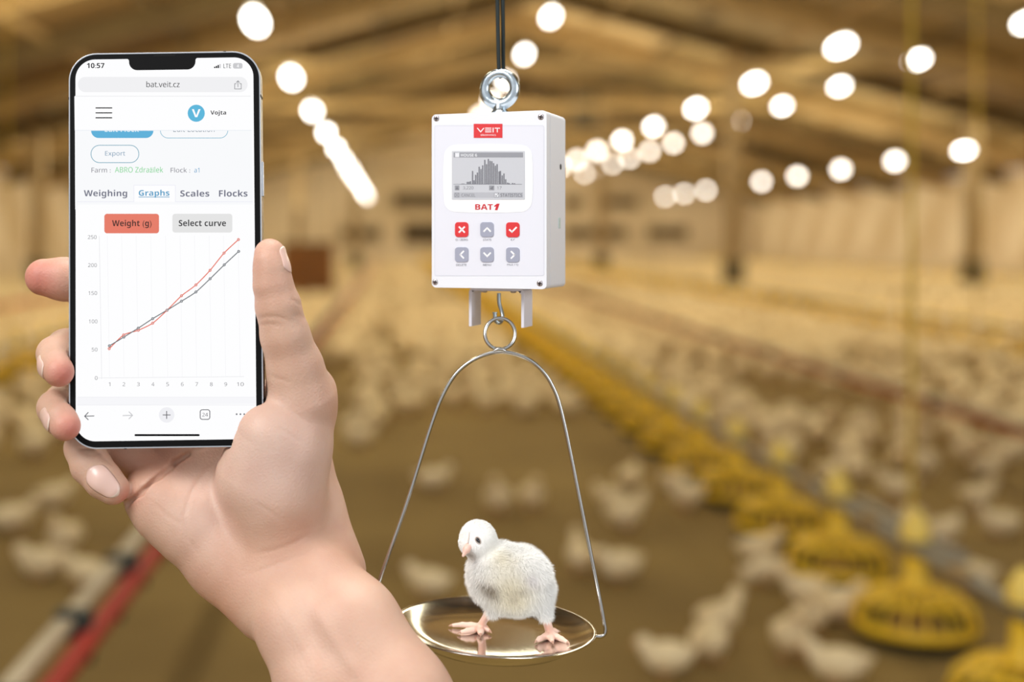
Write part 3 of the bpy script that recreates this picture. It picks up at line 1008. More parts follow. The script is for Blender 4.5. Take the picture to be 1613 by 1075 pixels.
red_c = cb([(221, 617), (282, 559), (344, 539), (405, 509), (465, 455), (527, 393), (588, 347), (648, 285), (707, 212), (768, 155)])
gry_c = cb([(222, 605), (283, 568), (344, 530), (405, 490), (466, 454), (527, 416), (588, 377), (648, 321), (708, 262), (769, 205)])
def smooth_line(L, n=6):
    out = []
    for i in range(len(L) - 1):
        p0, p1, p2, p3 = L[max(i - 1, 0)], L[i], L[i + 1], L[min(i + 2, len(L) - 1)]
        for k in range(n):
            t = k / n
            h = [(-t**3 + 2*t**2 - t) / 2 * 0.6, 1, 0, 0]
            f = lambda q: (2*t**3 - 3*t**2 + 1) * p1[q] + (t**3 - 2*t**2 + t) * (p2[q] - p0[q]) * 0.35 + (-2*t**3 + 3*t**2) * p2[q] + (t**3 - t**2) * (p3[q] - p1[q]) * 0.35
            out.append((f(0), f(1)))
    return out + [L[-1]]
RC, GC = G(232, 118, 100), G(118, 122, 126)
fp.stroke('red_curve', [smooth_line(red_c)], 1.6, RC, 5)
fp.stroke('grey_curve', [smooth_line(gry_c)], 1.6, GC, 7)
for L, m in ((red_c, RC), (gry_c, GC)):
    for x, y in L:
        fp.disc('data_point', x, y, 2.3, m, 9)
        fp.disc('data_point_centre', x, y, 1.2, G(222, 200, 198) if m is RC else G(190, 192, 196), 10)
fp.put('toolbar', [[(121.5, 639), (402.5, 636.5), (403, 655), (403, 672), (122.5, 672)]], W1, 4)
fp.rect('toolbar_edge', 121.5, 638, 402, 638.8, G(238, 238, 242), 0, 5)
fp.stroke('back_arrow', [[(133.5, 656), (148, 655.6)], [(139, 650.2), (133.5, 656), (139, 661.4)]], 1.3, G(95, 95, 100), 5)
fp.stroke('forward_arrow', [[(194, 655), (208.6, 654.6)], [(203.4, 649.2), (208.8, 654.6), (203.4, 660)]], 1.3, G(196, 196, 200), 5)
fp.disc('plus_circle', 262.6, 654, 12.2, G(240, 240, 244), 5)
fp.stroke('plus_sign', [[(257, 654), (268.2, 654)], [(262.6, 648.4), (262.6, 659.6)]], 1.2, G(80, 80, 86), 6)
fp.stroke('tab_counter', [rrect(315.4, 645.8, 330.6, 661, 3.5)], 1.3, G(105, 105, 110), 5, closed=True)
fp.text('tab_counter_text', '24', 318.6, 650.6, 327.6, 656.6, G(95, 95, 100), 0.0, 6)
for x in (372.8, 378.8, 384.8):
    fp.disc('menu_dot', x, 652.8, 1.4, G(120, 120, 126), 5)
fp.put('home_bar', [rrect(212, 684.2, 314.6, 687.4, 1.5)], G(12, 12, 14), 5)
# notch
nz = 302.4 * PS
nx0, nx1 = face_uv(ph, 203.5, 100, 0)[0], face_uv(ph, 308, 100, 0)[0]
nb = face_uv(ph, 255, 110.2, 0)[1]
r = 13 * PS
pts = [(nx0 - 4 * PS, nz)]
for k in range(5):
    a = math.radians(90 - 90 * k / 4); pts.append((nx0 - 4 * PS + 4 * PS * math.cos(a), nz - 4 * PS + 4 * PS * math.sin(a)))
for k in range(9):
    a = math.radians(180 + 90 * k / 8); pts.append((nx0 + r + r * math.cos(a), nb + r + r * math.sin(a)))
for k in range(9):
    a = math.radians(270 + 90 * k / 8); pts.append((nx1 - r + r * math.cos(a), nb + r + r * math.sin(a)))
for k in range(5):
    a = math.radians(180 - 90 * k / 4); pts.append((nx1 + 4 * PS + 4 * PS * math.cos(a), nz - 4 * PS + 4 * PS * math.sin(a)))
pts.append((nx1 + 4 * PS, nz))
seen_p, cl = set(), []
for p in pts:
    k = (round(p[0], 7), round(p[1], 7))
    if k not in seen_p: seen_p.add(k); cl.append(p)
MB().prism(cl, -0.00035, -0.00003).build('notch', black_g, ph)
MB().prism(rrect(-17 * PS, hhp - 6.6 * PS, 17 * PS, hhp - 4.4 * PS, 1 * PS, 3), -0.00006, 0.0002).build('speaker_slit', mat('slit_black', srgb(4, 4, 4), 0.9), ph)

# ------------------------------------------------------------------ the weighing box
YB = 0.617            # the scale hangs just behind the hand's plane
K = YB / F
box_w = mat('white_enclosure', srgb(238, 240, 247), 0.38, spec=0.4)
label_m = mat('membrane', srgb(232, 233, 243), 0.4)
white_m = mat('white_print', srgb(252, 252, 254), 0.4)
yaw = math.radians(22)
BW, BH = 0.0568 * YB / 0.6, 0.0832 * YB / 0.6
sc_r = root('weighing_scale', (0.04467 * YB / 0.6, YB, CZ + 60.0 * K), 'white electronic hanging scale box with small screen and six keys', 'scale', None, (0, 0, -yaw))
LID = 0.0062
lid = MB().prism(rrect(-BW / 2, -BH / 2, BW / 2, BH / 2, 0.0022, 5), 0, LID).build('lid', box_w, sc_r, bevel=0.0011, seg=4)
MB().prism(rrect(-BW / 2 + 0.0006, -BH / 2 + 0.0006, BW / 2 - 0.0006, BH / 2 - 0.0006, 0.002, 5), LID, LID + 0.0008).build('gasket', mat('gasket_grey', srgb(176, 182, 196), 0.6), sc_r)
MB().prism(rrect(-BW / 2, -BH / 2, BW / 2, BH / 2, 0.0022, 5), LID + 0.0005, 0.036).build('case', box_w, sc_r, bevel=0.0009, seg=4)
fb = Face(sc_r, 0.0, 0.00006, lid)
pan_l = fb.put('front_membrane', [rrect(684.8, 198, 857, 434.5, 3)], label_m, 1)
fb.stroke('membrane_edge', [rrect(684.8, 198, 857, 434.5, 3)], 0.6, mat('membrane_edge', srgb(214, 216, 228), 0.5), 2, closed=True)
# barrel shaped white field
pts = []
def bulge(x0, y0, x1, y1, b, r):
    out = []
    base = rrect(x0, y0, x1, y1, r, 6)
    n = len(base)
    for i in range(n):
        p, q = base[i], base[(i + 1) % n]
        L = math.hypot(q[0] - p[0], q[1] - p[1])
        m = max(1, int(L / 8))
        for k in range(m):
            t = k / m
            x, y = p[0] + (q[0] - p[0]) * t, p[1] + (q[1] - p[1]) * t
            u, v = (x - (x0 + x1) / 2) / ((x1 - x0) / 2), (y - (y0 + y1) / 2) / ((y1 - y0) / 2)
            out.append((x + u * b * (1 - v * v), y + v * b * 0.8 * (1 - u * u)))
    return out
fb.put('white_field', [bulge(701.5, 229.5, 836.5, 333, 3.2, 15)], white_m, 3)
lcd_m = mat('display_pane', srgb(204, 206, 213), 0.3)
lcd = MB().prism([fb.uv(*q) for q in rrect(712, 238, 827.2, 314.6, 1.2, 3)], -0.00035, -0.0001).build('display', lcd_m, sc_r, recalc=True)
fd = Face(sc_r, -0.00035, 0.00003, lcd)
dk = mat('display_ink', srgb(118, 119, 128), 0.5)
dk2 = mat('display_grey', srgb(150, 152, 160), 0.5)
lt = mat('display_light', srgb(232, 234, 240), 0.5)
fd.rect('title_bar', 714.6, 240.3, 824, 248.2, dk2, 0, 1)
fd.rect('title_icon', 717, 241, 723.5, 247.6, lt, 0, 2)
fd.text('title_text', 'HOUSE 6', 726, 242.3, 751.5, 247, lt, 0.01, 2)
hb = [(222, 3), (230, 3), (248, 12), (256, 12), (264, 15), (275, 68), (283, 20), (291, 48), (300, 60), (309, 90), (318, 78), (327, 97), (338, 125), (347, 103), (356, 130),
      (365, 120), (374, 118), (383, 108), (392, 95), (401, 103), (411, 65), (418, 68), (427, 45), (436, 55), (445, 25), (455, 8), (463, 5), (480, 6), (490, 5)]
for x, h in hb:
    X, hh = 660 + x / 3.258, h / 3.258
    fd.rect('histogram_bar', X - 1.05, 290.3 - hh, X + 1.05, 290.3, dk, 0, 1)
fd.rect('histogram_axis', 714.6, 290.1, 822, 290.7, dk, 0, 2)
fd.rect('count_icon', 716.4, 292.4, 723.6, 300, dk2, 0, 1)
fd.put('count_mark', [[(717.6, 298.6), (720, 293.6), (722.4, 298.6)]], dk, 2)
fd.text('count_text', '3,220', 729.4, 293.6, 745.8, 299.2, dk, 0.0, 1)
fd.rect('target_icon', 770.5, 292.4, 778.6, 300, dk2, 0, 1)
fd.put('target_mark', [[(771.6, 297), (777.4, 293.2), (776, 298.8)]], dk, 2)
fd.text('target_text', '17', 783.2, 293.8, 790, 298.8, dk, 0.0, 1)
fd.rect('footer_bar', 714.6, 303.2, 824, 311.6, mat('display_footer', srgb(184, 186, 194), 0.5), 0, 1)
fd.stroke('cancel_icon', [[(716.6, 304.4), (723, 304.4), (723, 310.6), (716.6, 310.6), (716.6, 304.4)], [(717.6, 305.4), (722, 309.6)], [(722, 305.4), (717.6, 309.6)]], 0.6, dk, 2)
fd.text('cancel_text', 'CANCEL', 727, 305, 748.6, 310.2, dk, 0.0, 2)
fd.stroke('confirm_icon', [[(778.8, 304.4), (785.6, 304.4), (785.6, 310.6), (778.8, 310.6), (778.8, 304.4)]], 0.6, dk, 2)
fd.rect('confirm_field', 779.1, 304.7, 785.3, 310.3, lt, 0, 2)
fd.stroke('confirm_tick', [[(780, 307.4), (781.8, 309.4), (785.2, 304.8)]], 0.8, dk, 3)
fd.text('statistics_text', 'STATISTICS', 788.3, 304.8, 822.6, 310.4, dk, 0.01, 2)
red_p = mat('red_print', srgb(222, 48, 52), 0.4)
grey_k = mat('grey_key', srgb(164, 167, 186), 0.45)
lg = fb.rect('logo_field', 746.3, 195.2, 791.6, 217.4, red_p, 0, 3)
fb.stroke('logo_letter', [[(752.6, 202.4), (757.3, 208.0), (762.0, 202.4)]], 1.5, white_m, 4)
for q in (202.1, 205.0, 207.9): fb.stroke('logo_letter', [[(765, q), (773.6, q)]], 1.3, white_m, 4)
fb.stroke('logo_letter', [[(777, 202), (777, 208.0)]], 1.5, white_m, 4)
fb.stroke('logo_letter', [[(780.2, 202.1), (787, 202.1)], [(783.6, 202.1), (783.6, 208.0)]], 1.4, white_m, 4)
fb.text('logo_text', 'electronics', 757.4, 211, 781.4, 214.2, white_m, 0.0, 4)
red_d = mat('red_letter', srgb(206, 30, 44), 0.4)
fb.text('model_text', 'BAT', 748.8, 321.8, 776.6, 330.6, red_d, 0.03, 5)
fb.put('model_digit', [[(778.4, 324.8), (783.0, 321.0), (787.2, 321.0), (783.8, 331.2), (779.6, 331.2), (781.8, 325.2), (779.2, 326.2)]], red_d, 5)
keyf = {0: lambda x, y: [[(x - 3.8, y - 3.8), (x + 3.8, y + 3.8)], [(x + 3.8, y - 3.8), (x - 3.8, y + 3.8)]],
        1: lambda x, y: [[(x - 4.8, y + 2.4), (x, y - 2.6), (x + 4.8, y + 2.4)]],
        2: lambda x, y: [[(x - 5, y + 0.2), (x - 1.6, y + 3.4), (x + 5, y - 3.4)]],
        3: lambda x, y: [[(x + 2.4, y - 5), (x - 2.6, y), (x + 2.4, y + 5)]],
        4: lambda x, y: [[(x - 4.8, y - 2.4), (x, y + 2.6), (x + 4.8, y - 2.4)]],
        5: lambda x, y: [[(x - 2.4, y - 5), (x + 2.6, y), (x - 2.4, y + 5)]]}
caps = ['O / ZERO', 'STATS', '(/', 'DELETE', 'MENU', 'FILE / Q']
capx = [(717.8, 737), (761, 774), (804.6, 811), (718.8, 735), (761, 773.8), (799, 816.5)]
for i in range(6):
    X, Yk = (727.5, 767.4, 808.0)[i % 3], (361.9, 401.4)[i // 3] + (0.3 if i % 3 == 2 else 0)
    key = MB().prism([fb.uv(*q) for q in rrect(X - 10.6, Yk - 11.8, X + 10.6, Yk + 11.8, 5, 5)], -0.00045, -0.00005).build('key', red_p if i in (0, 2) else grey_k, sc_r, bevel=0.00018, seg=2)
    if i in (0, 2): key['label'] = 'red key'
    fk = Face(sc_r, -0.00045, 0.00004, key)
    fk.stroke('key_symbol', keyf[i](X, Yk), 2.5, white_m, 1)
    yy = 376.4 if i < 3 else 415.9
    fb.text('key_caption', caps[i], capx[i][0], yy, capx[i][1], yy + 3.2, dk, 0.0, 3)
# corner screws
scw = mat('screw_steel', srgb(196, 190, 192), 0.35, 0.8)
for px, py in ((687.6, 186.6), (852.2, 184.2), (685.6, 444.6), (850.4, 446.6)):
    u, v = fb.uv(px, py)
    M = Matrix.Translation((u, 0.0, v)) @ Matrix.Rotation(math.radians(90), 4, 'X')
    s_ = MB().lathe([(0, 0.00035), (0.0011, 0.0003), (0.00155, 0.0), (0.0017, -0.0002)], 20, M=M).build('screw', scw, sc_r, smooth=True)
    x_ = MB()
    for ang in (0, 90):
        Mx = Matrix.Translation((u, -0.00036, v)) @ Matrix.Rotation(math.radians(ang + 8), 4, 'Y')
        x_.box((0, 0, 0), (0.0021, 0.00016, 0.00055), M=Mx)
    x_.build('slot', mat('slot_dark', srgb(48, 34, 34), 0.8), s_)
# sockets in the side
def side_y(px, py):   # local y on the plane x = BW/2
    Mi = wm(sc_r).inverted(); o = Mi @ Vector((0, 0, CZ)); d = Mi.to_3x3() @ Vector(((px - VX) / F, 1, -(py - VY) / F))
    q = (BW / 2 - o.x) / d.x; p = o + d * q
    return p.y, p.z
y, z = side_y(883, 263)
MB().lathe([(0, 0.0002), (0.0013, 0.0002), (0.0015, 0)], 16, M=Matrix.Translation((BW / 2, y, z)) @ Matrix.Rotation(math.radians(90), 4, 'Y')).build('pin_socket', black, sc_r)
y, z = side_y(881, 351.5)
MB().box((BW / 2, y, z), (0.0006, 0.0032, 0.0054)).build('charging_socket', mat('socket_green', srgb(196, 214, 210), 0.4), sc_r, bevel=0.0002)
# eye bolt
zinc = mat('zinc_plated', srgb(206, 216, 222), 0.25, 1.0, noise=(140, srgb(180, 192, 200)), bump=(300, 0.25, 0.0006))
eb = MB()
zt = BH / 2
cyb = 0.017
RR, rr = 25.2 * K * 1.0, 8.6 * K
czb = CZ + (376 - 140) * K * ((YB + cyb * 0.93) / YB) - sc_r.location.z
bx = 0.0006
ring = [(bx + RR * math.cos(a), cyb, czb + RR * math.sin(a)) for a in [2 * math.pi * k / 40 for k in range(40)]]
rw = [rr * (1.0 + 0.12 * math.sin(-2 * math.pi * k / 40)) for k in range(40)]
eb.tube(ring, rw, 18, True)
eb.lathe([(0.0, zt - 0.0005), (0.0052, zt - 0.0005), (0.0054, zt + 0.0012), (0.0036, zt + 0.0028), (0.0030, czb - RR), (0, czb - RR)], 28, M=Matrix.Translation((bx, cyb, 0)))
eb.build('eye_bolt', zinc, sc_r, smooth=True)
# bracket below
alu2 = mat('bracket_aluminium', srgb(226, 224, 234), 0.4, 0.0)
zb = -BH / 2
def U(a, b, w0, w1, nm):
    t_ = 0.0015
    m = MB()
    hh = 62.5 * K
    pts_o = [(a, 0), (a, -hh), (a + t_, -hh), (a + t_, -0.0022), (a + 0.0026, -t_), (b - 0.0026, -t_), (b - t_, -0.0022), (b - t_, -hh), (b, -hh), (b, 0)]
    po = [(a, -0.0022)] + [(a + 0.0022 - 0.0022 * math.cos(q * math.pi / 8), -0.0022 + 0.0022 * math.sin(q * math.pi / 8)) for q in (1, 2, 3)] + [(a + 0.0022, 0)]
    po2 = [(a + b - x, z) for x, z in reversed(po)]
    poly = po + po2 + [(b, -hh), (b - t_, -hh), (b - t_, -0.003), (b - 0.003, -t_), (a + 0.003, -t_), (a + t_, -0.003), (a + t_, -hh), (a, -hh)]
    m.prism([(x, z + zb - 0.0002) for x, z in poly], w0, w1)
    return m.build('bracket', alu2, sc_r, bevel=0.0003, seg=2)
xa = face_uv(sc_r, 738.5, 490, 0.011)[0]; xb = face_uv(sc_r, 812.5 + 13, 490, 0.011)[0]
U(xa, xb, 0.011, 0.026, 'bracket')
for dx in (-0.0075, 0.0075):
    MB().lathe([(0, -0.0012), (0.0012, -0.001), (0.0016, 0.0)], 14, M=Matrix.Translation((bx + dx, 0.0155, zb - 0.0016))).build('bracket_screw', scw, sc_r, smooth=True)
hook_m = mat('hook_steel', srgb(168, 176, 178), 0.3, 1.0)
def HP(px, py, d): return D(px, py, d)
hk = [HP(786, 462, -38), HP(786.5, 478, -38), HP(790, 490, -36), HP(791.5, 499, -33), HP(789, 507, -30), HP(784.5, 508.5, -27), HP(780.5, 504, -26), HP(779.5, 494, -26)]
def cr(L, n=6):
    out = []
    for i in range(len(L) - 1):
        p0, p1, p2, p3 = L[max(i - 1, 0)], L[i], L[i + 1], L[min(i + 2, len(L) - 1)]
        for k in range(n):
            t = k / n
            out.append(0.5 * ((2 * p1) + (p2 - p0) * t + (2 * p0 - 5 * p1 + 4 * p2 - p3) * t * t + (3 * p1 - p0 - 3 * p2 + p3) * t ** 3))
    return out + [L[-1]]
hkp = [Vector(p) for p in cr([Vector(p) for p in hk])]
hm = MB().tube(hkp, [3.1 * K] * len(hkp), 12)
hm.tube([hkp[-1], hkp[-1] + Vector((0, 0, 2 * K))], 4.0 * K, 12)
hm.build('hook', hook_m, sc_r, smooth=True, world=True)

# cord through the eye, up to the roof
cord_m = mat('black_cord', srgb(22, 34, 34), 0.7, bump=(900, 0.3, 0.0003))
cy = YB + cyb * 0.93
def C(px, py, dy=0.0): return P(px, py, cy + dy)
ztop = roof_z(0.05) - 0.02
lo1, lo2 = [C(783.5, 0, 0.001), C(784.5, 60, 0), C(786, 112, -0.001), C(789, 119, -0.002)], [C(793, 118, 0.004), C(792.6, 90, 0.003), C(792.5, 50, 0.002), C(792, 0, 0.002)]
cp = [Vector((lo1[0].x - 0.0005, cy, ztop))] + lo1[:3] + [C(788.5, 121.5, 0.001)] + lo2 + [Vector((lo2[-1].x + 0.0005, cy, ztop))]
cb_ = MB().tube(cp, 3.3 * K, 10)
tag(cb_.build('hanging_cord', cord_m, smooth=True), 'doubled thin black cord looped through the eye bolt of the white box', 'cord')

# ------------------------------------------------------------------ pan with wire bail
steel = mat('stainless_wire', srgb(190, 188, 184), 0.22, 1.0)
plate_m = mat('polished_plate', srgb(216, 214, 210), 0.13, 1.0, bump=(120, 0.05, 0.0004))
tiltp = math.radians(2.2)
PC = P(779, 985, YB)
pl = root('weighing_plate', PC, 'polished steel weighing plate with wire bail hanging from the hook', 'scale pan', None, (0, tiltp, 0))
R0 = 157 * K
prof = [(0, -15 * K), (60 * K, -15 * K), (104 * K, -14 * K), (122 * K, -11.5 * K), (140 * K, -5.5 * K), (150 * K, -1.2 * K), (154 * K, 0.6 * K), (157 * K, 0.9 * K),
        (158.6 * K, 0), (157.5 * K, -1.5 * K), (154 * K, -1.6 * K), (150 * K, -4 * K), (136 * K, -14 * K), (118 * K, -26 * K), (96 * K, -32 * K), (60 * K, -34 * K), (0, -34 * K)]
MB().lathe(prof, 96).build('dish', plate_m, pl, smooth=True)
wr = 3.1 * K
def bail_world(L, d=0): return [D(a, b, d) for a, b in L]
arch = [(612, 962), (604, 951), (597, 925), (601, 905), (640, 795), (680, 668), (700, 618), (722, 585), (752, 564), (787.5, 554.5), (823, 562), (848, 578), (869, 606), (886, 655), (916, 800), (944, 940), (951.5, 980), (953.6, 994), (951, 1001), (944, 1003.5), (934, 1002)]
ap = cr([Vector(p) for p in bail_world(arch)], 8)
MB().tube(ap, wr, 12).build('bail', steel, pl, smooth=True, world=True)
rg = [D(787.5 + 23.8 * math.cos(a), 526 + 24.5 * math.sin(a), -28 + 6 * math.sin(a) * -1 + 28 * (0.5 + 0.5 * math.sin(a))) for a in [2 * math.pi * k / 48 for k in range(48)]]
MB().tube(rg, 3.0 * K, 12, True).build('hanging_ring', steel, pl, smooth=True, world=True)
wd = MB().tube([D(778, 553, 1), D(784, 550.5, 2), D(790, 551, 2), D(796, 553, 1)], [2.2 * K, 3.9 * K, 3.9 * K, 2.2 * K], 10)
wd.build('weld', steel, pl, smooth=True, world=True)

# ------------------------------------------------------------------ the chick on the plate
def on_plate(px, py, r=0.0):
    """point on the plate's floor seen at px, py, lifted by r"""
    M = wm(pl)
    n = M.to_3x3() @ Vector((0, 0, 1))
    p0 = M @ Vector((0, 0, -15 * K))
    d = Vector(((px - VX) / F, 1, -(py - VY) / F))
    o = Vector((0, 0, CZ))
    q = (p0 - o).dot(n) / d.dot(n)
    return o + d * q + n * r
chick_m = bpy.data.materials.new('white_down')
chick_m.use_nodes = True
nt = chick_m.node_tree
b = nt.nodes['Principled BSDF']
b.inputs['Roughness'].default_value = 0.9
b.inputs['Specular IOR Level'].default_value = 0.15
at = nt.nodes.new('ShaderNodeAttribute'); at.attribute_name = 'tint'
nt.links.new(at.outputs['Color'], b.inputs['Base Color'])
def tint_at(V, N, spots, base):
    """body colours and painted shade: patches around given points"""
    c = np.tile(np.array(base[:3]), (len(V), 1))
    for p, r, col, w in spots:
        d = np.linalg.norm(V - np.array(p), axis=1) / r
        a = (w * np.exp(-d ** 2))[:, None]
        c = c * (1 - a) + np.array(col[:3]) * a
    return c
def set_tint(me, c):
    a = me.attributes.new('tint', 'FLOAT_COLOR', 'POINT')
    a.data.foreach_set('color', np.concatenate([c, np.ones((len(c), 1))], 1).astype(np.float32).ravel())
s = SDF(D(720, 985, 60) - Vector((0.003, 0.004, 0.004)), D(890, 805, -60) + Vector((0.003, 0.004, 0.004)), 0.00065)
r_ = lambda n: n * K
s.ell(D(818, 908, 4), (r_(45), r_(43), r_(45)))
s.ell(D(785, 908, 10), (r_(42), r_(40), r_(44)), k=r_(14))
s.ell(D(771, 913, 16), (r_(29), r_(28), r_(37)), k=r_(14))
s.ell(D(843, 918, -4), (r_(22), r_(32), r_(34)), k=r_(10))
s.cap(D(758, 862, 14), D(780, 892, 8), r_(25), r_(38), r_(14))
s.ell(D(753, 848, 16), (r_(28), r_(29), r_(27)), k=r_(8))
s.ell(D(743, 858, 28), (r_(19), r_(17), r_(17)), k=r_(8))
s.ell(D(834, 903, 44), (r_(32), r_(9), r_(27)), k=r_(8))       # wing
s.cap(D(850, 915, 42), D(858, 935, 30), r_(10), r_(6), r_(8))
s.cap(D(787, 940, 22), D(775, 963, 18), r_(22), r_(8), r_(12))  # thighs
s.cap(D(846, 935, 20), D(858, 968, 24), r_(27), r_(9), r_(12))
s.ell(D(812, 940, 12), (r_(42), r_(34), r_(27)), k=r_(10))
V, Q = s.mesh()
V = relax(V, Q, 2)
cb2 = np_mesh('chick', V, Q, chick_m)
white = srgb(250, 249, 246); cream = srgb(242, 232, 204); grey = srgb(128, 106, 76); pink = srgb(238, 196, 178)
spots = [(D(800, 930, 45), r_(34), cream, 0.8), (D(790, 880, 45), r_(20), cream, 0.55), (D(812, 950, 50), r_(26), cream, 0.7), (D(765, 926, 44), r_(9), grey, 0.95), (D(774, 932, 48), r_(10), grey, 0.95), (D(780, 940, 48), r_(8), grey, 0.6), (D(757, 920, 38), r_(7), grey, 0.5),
         (D(822, 932, 46), r_(8), grey, 0.4), (D(806, 942, 46), r_(9), grey, 0.45), (D(741, 874, 36), r_(9), grey, 0.5), (D(838, 915, 52), r_(10), srgb(214, 204, 214), 0.5)]  # the grey spot below the beak paints its shading into the down
cen = sum((Vector(v) for v in V[::50]), Vector()) / len(V[::50])
chick = root('chick', on_plate(812, 1000), 'fluffy white chick standing on the polished steel plate', 'chick')
nrm = np.zeros_like(V)
e1 = V[Q[:, 2]] - V[Q[:, 0]]; e2 = V[Q[:, 3]] - V[Q[:, 1]]
fn = np.cross(e1, e2)
for i in range(4): np.add.at(nrm, Q[:, i], fn)
nrm /= np.linalg.norm(nrm, axis=1)[:, None] + 1e-12
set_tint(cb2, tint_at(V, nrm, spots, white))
cbo = link('body', cb2, chick, True)
# down: fine barbs standing off the body, one mesh
nr = np.random.RandomState(8)
A = np.linalg.norm(fn, axis=1)
nb_ = 80000
fi = nr.choice(len(Q), nb_, p=A / A.sum())
w = nr.rand(nb_, 2)
q = Q[fi]
p = (V[q[:, 0]] * ((1 - w[:, :1]) * (1 - w[:, 1:])) + V[q[:, 1]] * (w[:, :1] * (1 - w[:, 1:])) + V[q[:, 2]] * (w[:, :1] * w[:, 1:]) + V[q[:, 3]] * ((1 - w[:, :1]) * w[:, 1:]))
nn = nrm[q[:, 0]]
flow = np.array([0.55, 0.25, -0.8]) + nr.normal(0, 0.35, (nb_, 3))
flow -= nn * (flow * nn).sum(1)[:, None]
flow /= np.linalg.norm(flow, axis=1)[:, None] + 1e-9
hd = np.array(D(752, 850, 16))
on_head = np.linalg.norm(p - hd, axis=1) < r_(36)
ln = np.where(on_head, 0.0012, 0.0031) * nr.uniform(0.35, 1.4, nb_)
lift = np.where(on_head, 0.5, 0.75)[:, None] * nr.uniform(0.5, 1.3, (nb_, 1))
dirn = flow + nn * lift
dirn /= np.linalg.norm(dirn, axis=1)[:, None]
side = np.cross(dirn, nn); side /= np.linalg.norm(side, axis=1)[:, None] + 1e-9
hw_ = 0.00013
V3 = np.stack([p - side * hw_ - nn * 0.0002, p + side * hw_ - nn * 0.0002, p + dirn * ln[:, None]], 1).reshape(-1, 3)
keep_eye = np.linalg.norm(p - np.array(D(753, 852, 44)), axis=1) > r_(7.0)
Q3 = np.arange(nb_ * 3).reshape(-1, 3)[keep_eye]
dm = np_mesh('down', V3, Q3, chick_m, False)
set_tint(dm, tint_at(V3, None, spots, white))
tag(link('down', dm, chick, True), kind='stuff')
# face
bv = BVHTree.FromPolygons([tuple(v) for v in V], [tuple(int(i) for i in f) for f in Q])
def hit(px, py):
    o = Vector((0, 0, CZ)); d = Vector(((px - VX) / F, 1, -(py - VY) / F)).normalized()
    loc, n, _, _ = bv.ray_cast(o, d)
    return (loc, n) if loc else (D(px, py, 30), Vector((0, -1, 0)))
eye_m = mat('eye_black', srgb(14, 10, 10), 0.08, coat=1.0)
loc, n_ = hit(753, 852)
e = MB()
bm = bmesh.new(); bmesh.ops.create_uvsphere(bm, u_segments=20, v_segments=12, radius=1)
e.add([v.co for v in bm.verts], [tuple(v.index for v in f.verts) for f in bm.faces]); bm.free()
Me = Matrix.Translation(loc - n_ * r_(0.4)) @ Matrix.Rotation(math.radians(-28), 4, 'Y') @ Matrix.Diagonal((r_(2.6), r_(3.4), r_(4.8), 1))
e2_ = MB().add([Me @ Vector(v) for v in e.v], e.f)
e2_.build('eye', eye_m, chick, smooth=True, world=True)
lid_m = mat('eyelid_skin', srgb(196, 176, 166), 0.7)
Me = Matrix.Translation(loc + n_ * r_(0.2)) @ Matrix.Rotation(math.radians(-28), 4, 'Y')
MB().tube([Me @ Vector((r_(3.5) * math.cos(a), 0, r_(5.8) * math.sin(a))) for a in [2 * math.pi * k / 20 for k in range(20)]], r_(0.8), 6, True).build('eyelid', lid_m, chick, smooth=True, world=True)
pinkm = mat('beak_pink', srgb(244, 200, 184), 0.4, sss=0.15)
bs = SDF(D(718, 895, 80), D(752, 835, 10), 0.0003)
bs.cap(D(740, 857, 36), D(735, 866, 48), r_(6.8), r_(5.5))
bs.cap(D(735, 866, 48), D(729.5, 876, 52), r_(5.5), r_(2.2), r_(2))
bs.cap(D(739, 866, 38), D(733, 871, 46), r_(5), r_(2.6), r_(1))
Vb, Qb = bs.mesh()
link('beak', np_mesh('beak', relax(Vb, Qb, 1), Qb, pinkm), chick, True)
MB().tube([D(737.5, 836, 38), D(738, 845, 42), D(736, 856, 46)], [r_(0.4), r_(1.0), r_(0.9)], 6).build('comb_line', mat('comb_pink', srgb(246, 222, 212), 0.6), chick, smooth=True, world=True)
# legs and feet
leg_m = mat('leg_skin', srgb(247, 208, 190), 0.45, sss=0.15, bump=(700, 0.4, 0.0004))
claw_m = mat('claw_horn', srgb(196, 152, 130), 0.4)
def leg(knee, dk_, ankle, rk, ra, toes):
    s = SDF((0.0, 0.55, 0.99), (0.12, 0.65, 1.06), 0.00045) if False else None
    an = on_plate(*ankle, r_(7.6))
    kn = D(knee[0], knee[1], dk_)
    tp = [[on_plate(t[0], t[1], r_(t[2] + 0.9)) for t in toe] for toe in toes]
    allp = [an, kn] + [q for t in tp for q in t]
    lo = Vector([min(q[i] for q in allp) for i in range(3)]) - Vector((0.005,) * 3)
    hi = Vector([max(q[i] for q in allp) for i in range(3)]) + Vector((0.005,) * 3)
    s = SDF(lo, hi, 0.00036)
    mid = kn.lerp(an, 0.5)
    s.path([kn, mid, an], [r_(rk), r_(ra * 0.95), r_(ra)], r_(1))
    for t in tp:
        n = len(t)
        s.path([an - Vector((0, 0, r_(2)))] + t, [r_(ra * 0.9)] + [r_(5.0 - 1.9 * i / max(n - 1, 1)) for i in range(n)], r_(2.4))
    V, Q = s.mesh()
    o = link('leg', np_mesh('leg', relax(V, Q, 1), Q, leg_m), chick, True)
    for t in tp:
        d = (t[-1] - t[-2]).normalized() if len(t) > 1 else Vector((0, -1, 0))
        MB().tube([t[-1] + d * r_(1.5), t[-1] + d * r_(4.5) + Vector((0, 0, r_(0.3))), t[-1] + d * r_(8) - Vector((0, 0, r_(1)))], [r_(2.4), r_(1.7), r_(0.3)], 8).build('claw', claw_m, o, smooth=True, world=True)
